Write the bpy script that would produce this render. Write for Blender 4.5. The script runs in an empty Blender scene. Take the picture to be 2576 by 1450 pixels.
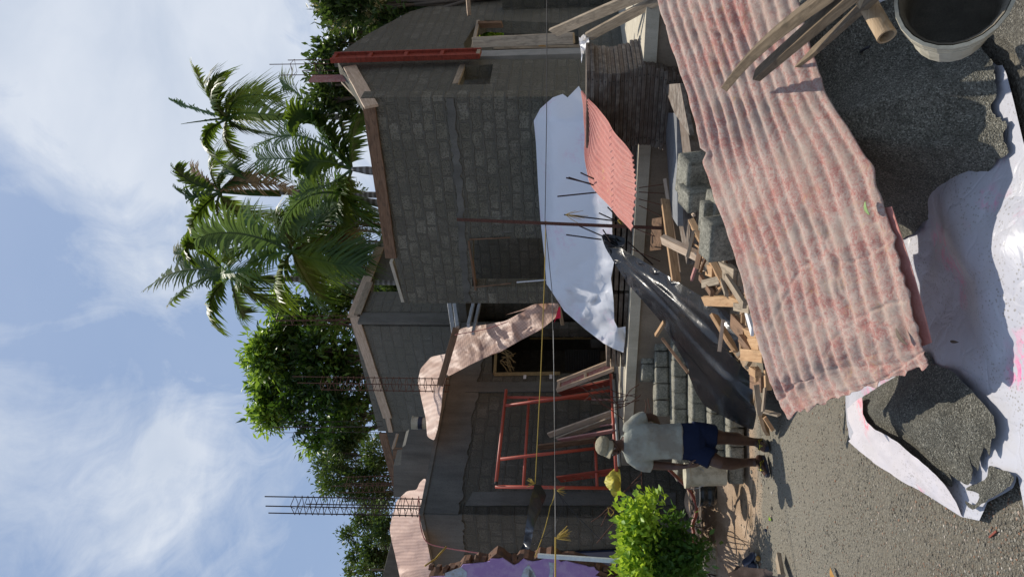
import bpy, bmesh, math, random
import numpy as np
from mathutils import Vector, Matrix, noise, geometry
from math import sin, cos, pi, radians, sqrt
random.seed(7)
SC = bpy.context.scene
COL = SC.collection
# ------------------------------------------------------------------ camera
FPX = 1850.0                      # focal length in units of a 2576 wide picture
PITCH = radians(5.2)
CAM = Vector((0, 0, 1.9))
cd = bpy.data.cameras.new('camera'); cam = bpy.data.objects.new('camera', cd); COL.objects.link(cam)
cd.sensor_fit = 'HORIZONTAL'; cd.sensor_width = 36; cd.lens = 36*FPX/2576
cd.clip_start = 0.05; cd.clip_end = 3000
FW = Vector((0, cos(PITCH), sin(PITCH))); UPV = Vector((0, -sin(PITCH), cos(PITCH)))
cm = Matrix.Identity(4)           # the phone was held upright, its picture lies on its side
cm.col[0][:3] = -UPV; cm.col[1][:3] = Vector((1, 0, 0)); cm.col[2][:3] = -FW; cm.col[3][:3] = CAM
cam.matrix_world = cm
SC.camera = cam
# ------------------------------------------------------------------ sun, sky, exposure
SUN_EL = radians(68); SUN_XY = Vector((0.42, 0.907, 0)).normalized()
SUN_DIR = Vector((SUN_XY.x*cos(SUN_EL), SUN_XY.y*cos(SUN_EL), sin(SUN_EL)))
sd = bpy.data.lights.new('sun', 'SUN'); so = bpy.data.objects.new('sun', sd); COL.objects.link(so)
sd.energy = 4.7; sd.angle = radians(0.5); sd.color = (1.0, 0.93, 0.82)
so.rotation_euler = SUN_DIR.to_track_quat('Z', 'Y').to_euler()
so.location = (0, 0, 30)
SC.view_settings.view_transform = 'Standard'; SC.view_settings.look = 'None'
SC.view_settings.exposure = 0.0; SC.view_settings.gamma = 1
W = bpy.data.worlds.new("World"); SC.world = W; W.use_nodes = True

class NT:
    """tiny node builder"""
    def __init__(s, tree): s.t = tree; tree.nodes.clear()
    def n(s, typ, props=None, **inp):
        nd = s.t.nodes.new(typ)
        for k, v in (props or {}).items(): setattr(nd, k, v)
        for k, v in inp.items():
            k2 = int(k[1:]) if k[0] == 'i' and k[1:].isdigit() else k.replace('_', ' ')
            if v is None: continue
            sk = nd.inputs[k2]
            if isinstance(v, bpy.types.NodeSocket): s.t.links.new(v, sk)
            else:
                if isinstance(v, (tuple, list)) and len(v) == 3 and sk.type == 'RGBA': v = (*v, 1)
                sk.default_value = v
        return nd
    def math(s, op, a, b=0.5, clamp=False):
        return s.n('ShaderNodeMath', dict(operation=op, use_clamp=clamp), i0=a, i1=b).outputs[0]
    def vmath(s, op, a, b=(0, 0, 0)):
        return s.n('ShaderNodeVectorMath', dict(operation=op), i0=a, i1=b).outputs[0]
    def mix(s, f, a, b, mode='MIX'):
        nd = s.n('ShaderNodeMix', dict(data_type='RGBA', blend_type=mode, clamp_factor=True))
        for k, v in ((0, f), (6, a), (7, b)):
            if isinstance(v, bpy.types.NodeSocket): s.t.links.new(v, nd.inputs[k])
            else: nd.inputs[k].default_value = (*v, 1) if isinstance(v, (tuple, list)) and len(v) == 3 else v
        return nd.outputs[2]
    def noise(s, vec, scale, detail=3, rough=0.55, dist=0.0, out=0):
        return s.n('ShaderNodeTexNoise', Vector=vec, Scale=scale, Detail=detail, Roughness=rough, Distortion=dist).outputs[out]
    def voro(s, vec, scale, feature='F1', out=0, rand=1.0):
        return s.n('ShaderNodeTexVoronoi', dict(feature=feature), Vector=vec, Scale=scale, Randomness=rand).outputs[out]
    def ramp(s, f, stops, interp='LINEAR'):
        nd = s.n('ShaderNodeValToRGB', Fac=f); cr = nd.color_ramp; cr.interpolation = interp
        while len(cr.elements) < len(stops): cr.elements.new(0.5)
        for e, (p, c) in zip(cr.elements, stops):
            e.position = p
            e.color = (c, c, c, 1) if isinstance(c, (int, float)) else (*c, 1)
        return nd.outputs[0]
    def maprange(s, v, a, b, c=0.0, d=1.0):
        return s.n('ShaderNodeMapRange', i0=v, i1=a, i2=b, i3=c, i4=d).outputs[0]
    def scale(s, vec, sc):
        return s.n('ShaderNodeMapping', Vector=vec, Scale=sc).outputs[0]

wt = NT(W.node_tree)
sky = wt.n('ShaderNodeTexSky', dict(sky_type='NISHITA', sun_disc=False, sun_elevation=SUN_EL,
          sun_rotation=math.atan2(SUN_XY.x, SUN_XY.y), altitude=50, air_density=1.0, dust_density=2.2, ozone_density=1.0))
tc = wt.n('ShaderNodeTexCoord').outputs['Generated']
sep = wt.n('ShaderNodeSeparateXYZ', Vector=tc)
zz = wt.math('ADD', wt.math('MAXIMUM', sep.outputs[2], 0.0), 0.22)
px = wt.math('DIVIDE', sep.outputs[0], zz); py = wt.math('DIVIDE', sep.outputs[1], zz)
pv = wt.n('ShaderNodeCombineXYZ', X=px, Y=py, Z=0.0).outputs[0]
def pdir(X, Y):
    a = (725-Y)/FPX; b = (1288-X)/FPX
    r = FW + UPV*b + Vector((a, 0, 0)); r.normalize(); return r
def blob(X, Y, rad, amp):     # more cloud towards one direction of the sky
    d = wt.n('ShaderNodeVectorMath', dict(operation='DISTANCE'), i0=tc, i1=tuple(pdir(X, Y))).outputs['Value']
    return wt.math('MULTIPLY', wt.maprange(d, 0.0, rad, 1.0, 0.0), amp)
wpv = wt.vmath('ADD', pv, wt.n('ShaderNodeVectorMath', dict(operation='SCALE'), i0=wt.noise(pv, 1.3, 3, out=1), Scale=0.5).outputs[0])
n1 = wt.noise(wt.n('ShaderNodeMapping', Vector=wpv, Rotation=(0, 0, 0.7), Scale=(1.0, 0.6, 1), Location=(3.1, 1.7, 0)).outputs[0], 2.6, 10, 0.62, 0.5)
n2 = wt.noise(wt.n('ShaderNodeMapping', Vector=wpv, Rotation=(0, 0, -0.5), Scale=(1.0, 0.22, 1)).outputs[0], 6.5, 9, 0.66, 0.9)
cov = wt.math('ADD', wt.math('MULTIPLY', n1, 0.86), wt.math('MULTIPLY', n2, 0.46))
for X, Y, r, a in ((420, 330, 0.24, 0.32), (560, 60, 0.40, 0.34), (30, 80, 0.20, 0.22), (260, 720, 0.12, 0.10),
                   (480, 1130, 0.16, 0.16), (250, 1350, 0.34, 0.17), (60, 1050, 0.25, 0.12), (170, 560, 0.26, -0.20), (190, 40, 0.13, -0.16), (780, 1270, 0.26, -0.26), (640, 760, 0.2, -0.16), (330, 950, 0.16, -0.12)):
    cov = wt.math('ADD', cov, blob(X, Y, r, a))
cm_ = wt.maprange(cov, 0.63, 0.88, 0.14, 1.0)
cshade = wt.mix(wt.maprange(wt.noise(wpv, 3.0, 5), 0.3, 0.7), (6.6, 7.5, 9.0), (9.0, 9.6, 10.6))
skyc = wt.mix(0.75, sky.outputs[0], (3.3, 4.9, 8.0))
wcol = wt.mix(wt.math('MULTIPLY', cm_, 0.92), skyc, cshade)
bg = wt.n('ShaderNodeBackground', Color=wcol, Strength=0.085)
wt.t.links.new(bg.outputs[0], wt.n('ShaderNodeOutputWorld').inputs[0])

# ------------------------------------------------------------------ geometry helpers
def ray(p):
    a = (725-p[1])/FPX; b = (1288-p[0])/FPX
    return Vector((a, cos(PITCH)-b*sin(PITCH), sin(PITCH)+b*cos(PITCH)))
def PD(p, d): r = ray(p); return CAM + r*(d/r.y)
def PZ(p, z): r = ray(p); return CAM + r*((z-1.9)/r.z)
def PW(p, O, n): r = ray(p); return CAM + r*((O-CAM).dot(n)/r.dot(n))
_O = dict(A=(1900, 0), B=(1900, 700), C=(1900, 1450), D=(2800, 0), E=(2800, 700), F=(2800, 1450), G=(900, 0), H=(900, 700), I=(900, 1450))
def c(k, x, y):          # a point of one of the enlarged crops of the photograph -> picture units
    if k in _O: o = _O[k]; s = 0.5517 if k not in 'CFI' else 0.553
    else: o, s = dict(J=((2300, 600), .3793), K=((2000, 1150), .3448), L=((2400, 1850), .3106), M=((2200, 1500), .3793))[k]
    return ((o[0]+x*s)*.644, (o[1]+y*s)*.644)
UD = Vector((-.793, .609, 0)).normalized(); VD = Vector((UD.y, -UD.x, 0))   # the two directions of the house
Z = Vector((0, 0, 1))

class MB:
    def __init__(s): s.v = []; s.f = []; s.uv = []
    def add(s, vs, fs, uv=None):
        o = len(s.v); s.v += [tuple(q) for q in vs]; s.f += [tuple(i+o for i in f) for f in fs]
        s.uv += list(uv) if uv else [(q[0], q[2]) for q in vs]
    def box(s, c_, size, ax=None):
        X, Y, Z_ = ax or (Vector((1, 0, 0)), Vector((0, 1, 0)), Vector((0, 0, 1)))
        a, b, d = [q/2 for q in size]; c_ = Vector(c_)
        vs = [c_+X*(i*a)+Y*(j*b)+Z_*(k*d) for i in (-1, 1) for j in (-1, 1) for k in (-1, 1)]
        s.add(vs, [(0, 1, 3, 2), (4, 6, 7, 5), (0, 4, 5, 1), (2, 3, 7, 6), (0, 2, 6, 4), (1, 5, 7, 3)])
    def tube(s, pts, r, n=8, cap=True):
        pts = [Vector(p) for p in pts]; m = len(pts)
        rs = r if isinstance(r, (list, tuple)) else [r]*m
        t0 = (pts[1]-pts[0]).normalized(); up = Vector((0, 0, 1)) if abs(t0.z) < .9 else Vector((1, 0, 0))
        s0 = t0.cross(up).normalized(); rings = []
        for i in range(m):
            t = (pts[min(i+1, m-1)]-pts[max(i-1, 0)]).normalized()
            s0 = (s0-t*s0.dot(t)).normalized(); s1 = t.cross(s0)
            rr = rs[i]; ra, rb = rr if isinstance(rr, tuple) else (rr, rr)
            rings.append([pts[i]+s0*(ra*cos(2*pi*k/n))+s1*(rb*sin(2*pi*k/n)) for k in range(n)])
        vs = [q for rg in rings for q in rg]
        fs = [(i*n+k, i*n+(k+1) % n, (i+1)*n+(k+1) % n, (i+1)*n+k) for i in range(m-1) for k in range(n)]
        if cap: fs += [tuple(range(n-1, -1, -1)), tuple((m-1)*n+k for k in range(n))]
        s.add(vs, fs)
    def rings(s, rings, cap=True):     # rings: list of (centre, ax, ay, rx, ry, power)
        n = 24; vs = []
        for (cc, ax, ay, rx, ry, pw) in rings:
            for k in range(n):
                t = 2*pi*k/n; ct, st = cos(t), sin(t)
                vs.append(Vector(cc)+ax*(rx*math.copysign(abs(ct)**(2/pw), ct))+ay*(ry*math.copysign(abs(st)**(2/pw), st)))
        m = len(rings)
        fs = [(i*n+k, i*n+(k+1) % n, (i+1)*n+(k+1) % n, (i+1)*n+k) for i in range(m-1) for k in range(n)]
        if cap: fs += [tuple(range(n-1, -1, -1)), tuple((m-1)*n+k for k in range(n))]
        s.add(vs, fs)
    def ball(s, c_, r, ax=None, n=12):
        X, Y, Z_ = ax or (Vector((1, 0, 0)), Vector((0, 1, 0)), Vector((0, 0, 1)))
        rr = r if isinstance(r, tuple) else (r, r, r); c_ = Vector(c_)
        m = n//2+1; vs = []
        for i in range(1, m-1+1):
            ph = pi*i/(m+0)
            for k in range(n):
                th = 2*pi*k/n
                vs.append(c_+X*(rr[0]*sin(ph)*cos(th))+Y*(rr[1]*sin(ph)*sin(th))+Z_*(rr[2]*cos(ph)))
        mm = len(vs)//n; top = len(vs); vs += [c_+Z_*rr[2], c_-Z_*rr[2]]
        fs = [(i*n+k, (i+1)*n+k, (i+1)*n+(k+1) % n, i*n+(k+1) % n) for i in range(mm-1) for k in range(n)]
        fs += [(top, k, (k+1) % n) for k in range(n)] + [(top+1, (mm-1)*n+(k+1) % n, (mm-1)*n+k) for k in range(n)]
        s.add(vs, fs)
    def lathe(s, prof, c_, ax=None, n=28, cap=True):     # prof: (radius, height)
        X, Y, Z_ = ax or (Vector((1, 0, 0)), Vector((0, 1, 0)), Vector((0, 0, 1)))
        s.rings([(Vector(c_)+Z_*h, X, Y, r, r, 2) for r, h in prof], cap)
    def build(s, name, mat, parent=None, smooth=False, bevel=0.0):
        me = bpy.data.meshes.new(name); me.from_pydata(s.v, [], s.f); me.update()
        uvl = me.uv_layers.new(name='UVMap')
        idx = np.empty(len(me.loops), dtype=np.int32); me.loops.foreach_get('vertex_index', idx)
        uv = np.array(s.uv, dtype=np.float32)[idx]; uvl.data.foreach_set('uv', uv.ravel())
        if smooth: me.polygons.foreach_set('use_smooth', [True]*len(me.polygons))
        if mat: me.materials.append(mat)
        o = bpy.data.objects.new(name, me); COL.objects.link(o)
        if parent: o.parent = parent
        if bevel:
            b = o.modifiers.new('bevel', 'BEVEL'); b.width = bevel; b.segments = 2; b.limit_method = 'ANGLE'
        return o
def tag(o, label=None, cat=None, group=None, kind=None):
    if label: o['label'] = label
    if cat: o['category'] = cat
    if group: o['group'] = group
    if kind: o['kind'] = kind
    return o
def thing(name, label, cat, loc=(0, 0, 0), group=None):
    o = bpy.data.objects.new(name, None); COL.objects.link(o); o.location = loc
    return tag(o, label, cat, group)
def under(o, root):          # parent a mesh made in world coordinates under an empty that has a location
    o.parent = root; o.matrix_parent_inverse = Matrix.Translation(-root.location); return o
def frame_of(p, q, roll=0.0):
    x = (q-p).normalized(); up = Z if abs(x.z) < .95 else Vector((0, 1, 0))
    y = up.cross(x).normalized(); z = x.cross(y)
    y, z = y*cos(roll)+z*sin(roll), -y*sin(roll)+z*cos(roll)
    return x, y, z
def plank(name, p, q, w, t, mat, label=None, cat='plank', group=None, roll=0.0, parent=None, bow=0.0, cut=(0, 0), point=0.0):
    """a sawn board from p to q, its own mesh along local X, slightly irregular"""
    p = Vector(p); q = Vector(q); L = (q-p).length; x, y, z = frame_of(p, q, roll)
    n = max(3, int(L/0.25)+2); vs = []
    for i in range(n+1):
        u = i/n; X = u*L
        for (sy, sz) in ((-1, -1), (1, -1), (1, 1), (-1, 1)):
            k = 1.0
            if point and u > 1-point: k = max(.12, (1-u)/point)
            xx = X + (cut[0]*sy if i == 0 else 0) + (cut[1]*sy if i == n else 0)
            vs.append((xx, sy*w/2*k*(1+random.uniform(-.03, .03)), sz*t/2+bow*sin(pi*u)+random.uniform(-.02, .02)*t))
    fs = [(i*4+k, i*4+(k+1) % 4, (i+1)*4+(k+1) % 4, (i+1)*4+k) for i in range(n) for k in range(4)]
    fs += [(3, 2, 1, 0), (n*4, n*4+1, n*4+2, n*4+3)]
    m = MB(); m.add(vs, fs); o = m.build(name, mat, None, bevel=min(w, t)*.06)
    M = Matrix.Identity(4); M.col[0][:3] = x; M.col[1][:3] = y; M.col[2][:3] = z; M.col[3][:3] = p
    if parent: o.parent = parent; o.matrix_parent_inverse = Matrix.Translation(-parent.location)
    o.matrix_world = M if not parent else M
    if parent: o.matrix_basis = M
    if label: tag(o, label, cat, group)
    return o
def fuse(mb, name, mat, voxel, parent=None, smooth=4, disp=None):
    """fuse overlapping solids into one continuous skin"""
    o = mb.build('tmp', None); md = o.modifiers.new('r', 'REMESH'); md.mode = 'VOXEL'; md.voxel_size = voxel
    sm = o.modifiers.new('s', 'SMOOTH'); sm.iterations = smooth; sm.factor = .5
    dg = bpy.context.evaluated_depsgraph_get(); me = bpy.data.meshes.new_from_object(o.evaluated_get(dg))
    bpy.data.objects.remove(o); me.name = name
    if disp:
        for v in me.vertices: v.co += disp(v.co.copy(), v.normal)
    me.polygons.foreach_set('use_smooth', [True]*len(me.polygons))
    me.materials.clear(); me.materials.append(mat)
    o = bpy.data.objects.new(name, me); COL.objects.link(o); o.parent = parent; return o
def fbm(p, s=1.0, o=3):
    return noise.fractal(Vector(p)*s, 1.0, 2.0, o)
def ridge(p, s=1.0):
    return 1-abs(noise.noise(Vector(p)*s))*2
def crum(p, s=1.0, a=None):
    """sharp roof-like facets of a crumpled sheet"""
    q = Vector(p)*s; q = q+Vector((noise.noise(q*1.3), noise.noise(q*1.3+Vector((7, 1, 3))), noise.noise(q*1.3+Vector((2, 9, 5)))))*.35
    if a: q = Vector((q.x*a[0], q.y*a[1], q.z*a[2]))
    d, _ = noise.voronoi(q); return min(.5, d[1]-d[0])
def rbf(ctrl):
    P = np.array([(a[0], a[1]) for a in ctrl], float)/1000; d = np.array([a[2] for a in ctrl], float)
    n = len(P); R = np.linalg.norm(P[:, None]-P[None], axis=2)
    A = np.zeros((n+3, n+3)); A[:n, :n] = R; A[:n, n] = A[n, :n] = 1; A[:n, n+1:] = P; A[n+1:, :n] = P.T
    w = np.linalg.solve(A+np.eye(n+3)*1e-9, np.concatenate([d, [0, 0, 0]]))
    def f(X, Y):
        q = np.array((X, Y))/1000; r = np.linalg.norm(P-q, axis=1)
        return float(w[:n]@r+w[n]+w[n+1:]@q)
    return f
def catmull(P, t):
    n = len(P)-1; i = min(int(t*n), n-1); f = t*n-i
    a, b, c_, d = (np.array(P[max(0, min(n, i+k))], float) for k in (-1, 0, 1, 2))
    return 0.5*((2*b)+(-a+c_)*f+(2*a-5*b+4*c_-d)*f*f+(-a+3*b-3*c_+d)*f**3)
def cdt(poly, step, jit=.25, bstep=None, extra=None):
    """triangulate a 2-D outline with points through its inside"""
    pts = []
    for i, a in enumerate(poly):
        b = poly[(i+1) % len(poly)]; L = math.hypot(b[0]-a[0], b[1]-a[1]); k = max(1, int(L/(bstep or step)))
        pts += [(a[0]+(b[0]-a[0])*j/k, a[1]+(b[1]-a[1])*j/k) for j in range(k)]
    n = len(pts); P = np.array(pts); B = np.roll(P, -1, 0)
    x0, y0 = P.min(0); x1, y1 = P.max(0)
    cand = extra if extra else [(gx+random.uniform(-jit, jit)*step, gy+random.uniform(-jit, jit)*step) for gx in np.arange(x0+step/2, x1, step) for gy in np.arange(y0+step/2, y1, step)]
    for q in cand:
            q = np.array(q)
            cr_ = ((P[:, 1] > q[1]) != (B[:, 1] > q[1])); 
            with np.errstate(all='ignore'):
                xi = P[:, 0]+(q[1]-P[:, 1])*(B[:, 0]-P[:, 0])/(B[:, 1]-P[:, 1])
            if (cr_ & (xi > q[0])).sum() % 2 == 0: continue
            if np.min(np.abs(P-q).max(1)) < step*.45: continue
            pts.append(tuple(q))
    v, e, f, *_ = geometry.delaunay_2d_cdt([Vector(p) for p in pts], [], [list(range(n))], 1, 1e-5)
    return [tuple(q) for q in v], [tuple(q) for q in f]
def sheet(name, outline, ctrl, mat, step=8, disp=None, parent=None, thick=0.0, facet=None, extra=None, sub=2):
    """a hanging or draped sheet: outline seen from the front, its real distance from control points"""
    vs, fs = cdt(outline, step, .45 if facet else .25, 9 if facet else None, extra); D = ctrl if callable(ctrl) else rbf(ctrl); m = MB(); out = []
    for (X, Y) in vs:
        d = D(X, Y); p = PD((X, Y), d)
        if facet: p = p+(CAM-p).normalized()*facet(X, Y)
        if disp: p = p + disp(p, X, Y)
        out.append(p)
    m.add(out, fs, [(p.x-p.y*.3, p.z) for p in out]); o = m.build(name, mat, parent, smooth=True)
    if facet: b_ = o.modifiers.new('soft', 'SUBSURF'); b_.levels = b_.render_levels = sub
    if thick:
        s_ = o.modifiers.new('solid', 'SOLIDIFY'); s_.thickness = thick; s_.offset = 0
    return o
def heap(name, outline, zf, mat, step=.05, skirt=None):
    """ground-laid surface: outline in world xy, height function"""
    vs, fs = cdt(outline, step); P = np.array(outline); B = np.roll(P, -1, 0); m = MB(); out = []
    for (x, y) in vs:
        q = np.array((x, y)); d = B-P; t = np.clip(((q-P)*d).sum(1)/(d*d).sum(1), 0, 1)
        dist = np.linalg.norm(P+d*t[:, None]-q, axis=1).min()
        out.append(Vector((x, y, zf(x, y, dist))))
    m.add(out, fs, [(p.x, p.y) for p in out]); return m.build(name, mat, smooth=True)
def patch(name, far, near, mat, nt, nw, disp=None, parent=None, thick=0.0):
    """a sheet between two long edges given in 3-D"""
    m = MB(); P = np.zeros((nt+1, nw+1, 3))
    for i in range(nt+1):
        a = catmull(far, i/nt); b = catmull(near, i/nt)
        for j in range(nw+1): P[i, j] = a+(b-a)*j/nw
    du = np.gradient(P, axis=0); dv = np.gradient(P, axis=1); N = np.cross(du, dv)
    N /= np.linalg.norm(N, axis=2)[..., None]+1e-9
    if N[..., 2].mean() < 0: N = -N
    vs = []
    for i in range(nt+1):
        for j in range(nw+1):
            p = Vector(P[i, j]); n_ = Vector(N[i, j])
            vs.append(p+(disp(p, n_, i/nt, j/nw) if disp else Vector((0, 0, 0))))
    fs = [(i*(nw+1)+j, i*(nw+1)+j+1, (i+1)*(nw+1)+j+1, (i+1)*(nw+1)+j) for i in range(nt) for j in range(nw)]
    m.add(vs, fs, [(i/nt*3, j/nw) for i in range(nt+1) for j in range(nw+1)]); o = m.build(name, mat, parent, smooth=True)
    if thick:
        s_ = o.modifiers.new('solid', 'SOLIDIFY'); s_.thickness = thick; s_.offset = -1
    return o
ORD = 'first second third fourth fifth sixth seventh eighth ninth tenth eleventh twelfth thirteenth fourteenth fifteenth sixteenth seventeenth eighteenth nineteenth twentieth'.split()
def ordn(i):
    if i < 20: return ORD[i]
    t = {2: 'twenty', 3: 'thirty', 4: 'forty'}
    k = i+1
    return (t[k//10]+'-'+ORD[k % 10-1]) if k % 10 else {20: 'twentieth', 30: 'thirtieth', 40: 'fortieth'}[k]
# ------------------------------------------------------------------ materials
MATS = {}
def M_(name, fn):
    m = bpy.data.materials.new(name); m.use_nodes = True; t = NT(m.node_tree)
    sh = fn(t); o = t.n('ShaderNodeOutputMaterial'); t.t.links.new(sh, o.inputs[0]); MATS[name] = m; return m
def geo(t): return t.n('ShaderNodeNewGeometry')
def pos(t): return geo(t).outputs['Position']
def obj(t): return t.n('ShaderNodeTexCoord').outputs['Object']
def uvc(t): return t.n('ShaderNodeTexCoord').outputs['UV']
def bsdf(t, col, rough=.7, bump=None, bs=.5, bd=.01, metal=0.0, spec=.5, extra=None):
    nm = t.n('ShaderNodeBump', Height=bump, Strength=bs, Distance=bd).outputs[0] if bump is not None else None
    b = t.n('ShaderNodeBsdfPrincipled', Base_Color=col, Roughness=rough, Metallic=metal, Normal=nm, **(extra or {}))
    b.inputs['Specular IOR Level'].default_value = spec
    return b.outputs[0]
def f_block(c1, c2, mort, bw=.27, rh=.158, smear=.5, ms=.018):
    def f(t):
        uv = uvc(t); d = t.n('ShaderNodeVectorMath', dict(operation='SCALE'), i0=t.vmath('SUBTRACT', t.noise(uv, 9, 4, .6, out=1), (.5, .5, .5)), Scale=.085).outputs[0]
        v = t.vmath('ADD', uv, d)
        def br(vv, sc): return t.n('ShaderNodeTexBrick', dict(offset=.5, offset_frequency=2), Vector=vv, Color1=(0, 0, 0), Color2=(1, 1, 1), Mortar=(.5, .5, .5), Scale=1.0, Mortar_Size=ms, Mortar_Smooth=.35, Bias=0.0, Brick_Width=bw, Row_Height=rh)
        b = br(v, 1)
        pores = t.math('ADD', t.math('MULTIPLY', t.voro(uv, 48), .8), t.math('MULTIPLY', t.noise(uv, 38, 5, .8), .75))
        base = t.mix(b.outputs[0], c1, c2)
        base = t.mix(t.maprange(t.noise(uv, 1.6, 4), .42, .68), base, (c1[0]*.62+.01, c1[1]*.62+.012, c1[2]*.5))
        base = t.mix(t.maprange(pores, .38, .85), t.mix(.8, base, (.02, .02, .02)), t.mix(.45, base, c2))
        sm = t.maprange(t.noise(uv, 3.2, 5, .65), .5-smear*.3+.12, .62-smear*.15+.1)
        mo = t.mix(t.noise(uv, 25, 4), mort, tuple(q*1.5 for q in mort))
        fac = t.math('MAXIMUM', b.outputs[1], t.math('MULTIPLY', sm, .8))
        col = t.mix(fac, base, mo)
        # pale run-off streaks of cement and damp
        st = t.maprange(t.noise(t.scale(uv, (6, .7, 1)), 3, 5, .6), .6, .8)
        col = t.mix(t.math('MULTIPLY', st, .35), col, (.30, .29, .27))
        h = t.math('SUBTRACT', t.math('MULTIPLY', pores, .6), t.math('MULTIPLY', b.outputs[1], 1.3))
        return bsdf(t, col, .95, h, .9, .02, spec=.15)
    return f
def f_plaster(c1, c2, sc=1.0, bd=.008, rough=.9):
    def f(t):
        p = pos(t); a = t.noise(p, 1.3*sc, 6, .65); b = t.noise(t.scale(p, (3, 3, .5)), 1.6*sc, 6, .6); g = t.noise(p, 45*sc, 5, .7)
        col = t.mix(t.maprange(t.math('ADD', t.math('MULTIPLY', a, .5), t.math('MULTIPLY', b, .5)), .38, .62), c1, c2)
        col = t.mix(t.maprange(g, .5, .75, 0, .5), col, tuple(q*.5 for q in c1))
        return bsdf(t, col, rough, t.math('ADD', g, a), .6, bd, spec=.2)
    return f
def f_wood(c1, c2, dirt=(.12, .10, .08), da=.5):
    def f(t):
        o = obj(t); info = t.n('ShaderNodeObjectInfo').outputs['Random']
        o = t.vmath('ADD', o, t.n('ShaderNodeCombineXYZ', X=t.math('MULTIPLY', info, 37.0), Y=t.math('MULTIPLY', info, 11.0)).outputs[0])
        g = t.noise(t.scale(o, (.9, 14, 14)), 3, 6, .62, 1.4); w = t.noise(t.scale(o, (2, 6, 6)), 4, 4, .6); sp = t.noise(o, 28, 5, .75)
        col = t.mix(t.maprange(g, .32, .66), c1, c2)
        col = t.mix(t.maprange(w, .5, .68, 0, da), col, dirt)
        col = t.mix(t.maprange(sp, .62, .70, 0, .7), col, tuple(q*.4 for q in dirt))
        return bsdf(t, col, .85, t.math('ADD', g, t.math('MULTIPLY', sp, .4)), .5, .006, spec=.2)
    return f
def f_metal_plate(t):
    o = obj(t); r = t.n('ShaderNodeObjectInfo').outputs['Random']
    o2 = t.vmath('ADD', o, t.n('ShaderNodeCombineXYZ', X=t.math('MULTIPLY', r, 23.0)).outputs[0])
    a = t.noise(o2, 9, 6, .7); b = t.noise(t.scale(o2, (1, 1, 5)), 16, 5, .65)
    col = t.mix(t.maprange(a, .4, .62), (.095, .075, .058), (.24, .205, .17))
    col = t.mix(t.maprange(b, .52, .66), col, (.10, .055, .035))
    col = t.mix(t.math('MULTIPLY', t.maprange(r, .35, 1.0), .6), col, (.10, .065, .042))
    return bsdf(t, col, .65, b, .4, .003, .2)
def f_paint(c1, c2, rough=.5, sc=12, lo=.5, hi=.64, metal=0.0):
    def f(t):
        o = pos(t); a = t.noise(o, sc, 6, .7)
        return bsdf(t, t.mix(t.maprange(a, lo, hi), c1, c2), rough, a, .2, .003, metal)
    return f
def f_corr(dusty):
    def f(t):
        p = pos(t); a = t.noise(p, 2.6, 8, .72, .6); b = t.noise(p, 22, 7, .75, .8); f_ = t.noise(p, 90, 5, .8); r = t.noise(p, 6.5, 8, .72, .4)
        m = t.math('ADD', t.math('MULTIPLY', a, .28), t.math('ADD', t.math('MULTIPLY', b, .36), t.math('MULTIPLY', f_, .36)))
        if dusty:
            col = t.mix(t.maprange(m, .45, .54), (.345, .15, .125), (.425, .33, .28))
            col = t.mix(t.maprange(t.noise(p, 5, 6, .65), .46, .60, 0, .6), col, (.34, .275, .225))
            col = t.mix(t.math('MULTIPLY', t.maprange(r, .54, .62), t.maprange(f_, .5, .64)), col, (.38, .21, .09))
            # hair-thin pale scratches
            w = t.noise(p, 14, 3, .5, 2.5); ln = t.maprange(t.math('ABSOLUTE', t.math('SUBTRACT', w, .5)), 0, .012, 1, 0)
            col = t.mix(t.math('MULTIPLY', ln, .35), col, (.6, .45, .4))
        else:
            col = t.mix(t.maprange(m, .40, .60), (.46, .165, .135), (.54, .27, .225))
            col = t.mix(t.maprange(r, .60, .68, 0, .6), col, (.6, .36, .18))
        return bsdf(t, col, .8, t.math('ADD', b, a), .8, .008, spec=.2)
    return f
def f_tarp(c1, stain=(.8, .08, .25), sa=0.0, spec=.5, speck=0.0, crease=4.0, rough=.32, bs=.5, trans=.0, pinkz=None):
    def f(t):
        p = pos(t)
        w = t.vmath('ADD', p, t.n('ShaderNodeVectorMath', dict(operation='SCALE'), i0=t.noise(p, 2.0, 3, out=1), Scale=.5).outputs[0])
        v = t.voro(w, crease, 'DISTANCE_TO_EDGE'); v2 = t.voro(w, crease*2.7, 'DISTANCE_TO_EDGE'); n = t.noise(w, crease*1.5, 5, .6, .7)
        h = t.math('ADD', t.math('ADD', t.math('MULTIPLY', t.math('MINIMUM', v, .16), 1.6), t.math('MINIMUM', v2, .10)), t.math('MULTIPLY', n, .5))
        col = t.mix(0.0, c1, c1)
        if sa: 
            col = t.mix(t.math('MULTIPLY', t.math('MULTIPLY', t.maprange(t.noise(t.scale(p, (1, 1, 1)), 2.1, 3), .55, .68), t.maprange(t.noise(p, 13, 5, .7, 1.2), .44, .62)), sa), col, stain)
        if speck:
            sp = t.math('MULTIPLY', t.maprange(t.noise(p, 3.1, 5, .6), .44, .66), t.maprange(t.voro(p, 55), .32, .20))
            col = t.mix(t.math('MULTIPLY', sp, speck), col, (.20, .18, .14))
            col = t.mix(t.maprange(t.noise(p, 2.3, 7, .7), .50, .72, 0, .35*speck), col, (.42, .38, .30))
            col = t.mix(t.maprange(t.noise(p, 60, 4, .8), .66, .72, 0, speck), col, (.16, .14, .11))
        b = bsdf(t, col, rough, h, bs, .03, spec=spec)
        if trans:
            tr = t.n('ShaderNodeBsdfTranslucent', Color=c1).outputs[0]
            return t.n('ShaderNodeMixShader', i0=trans, i1=b, i2=tr).outputs[0]
        return b
    return f
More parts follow.
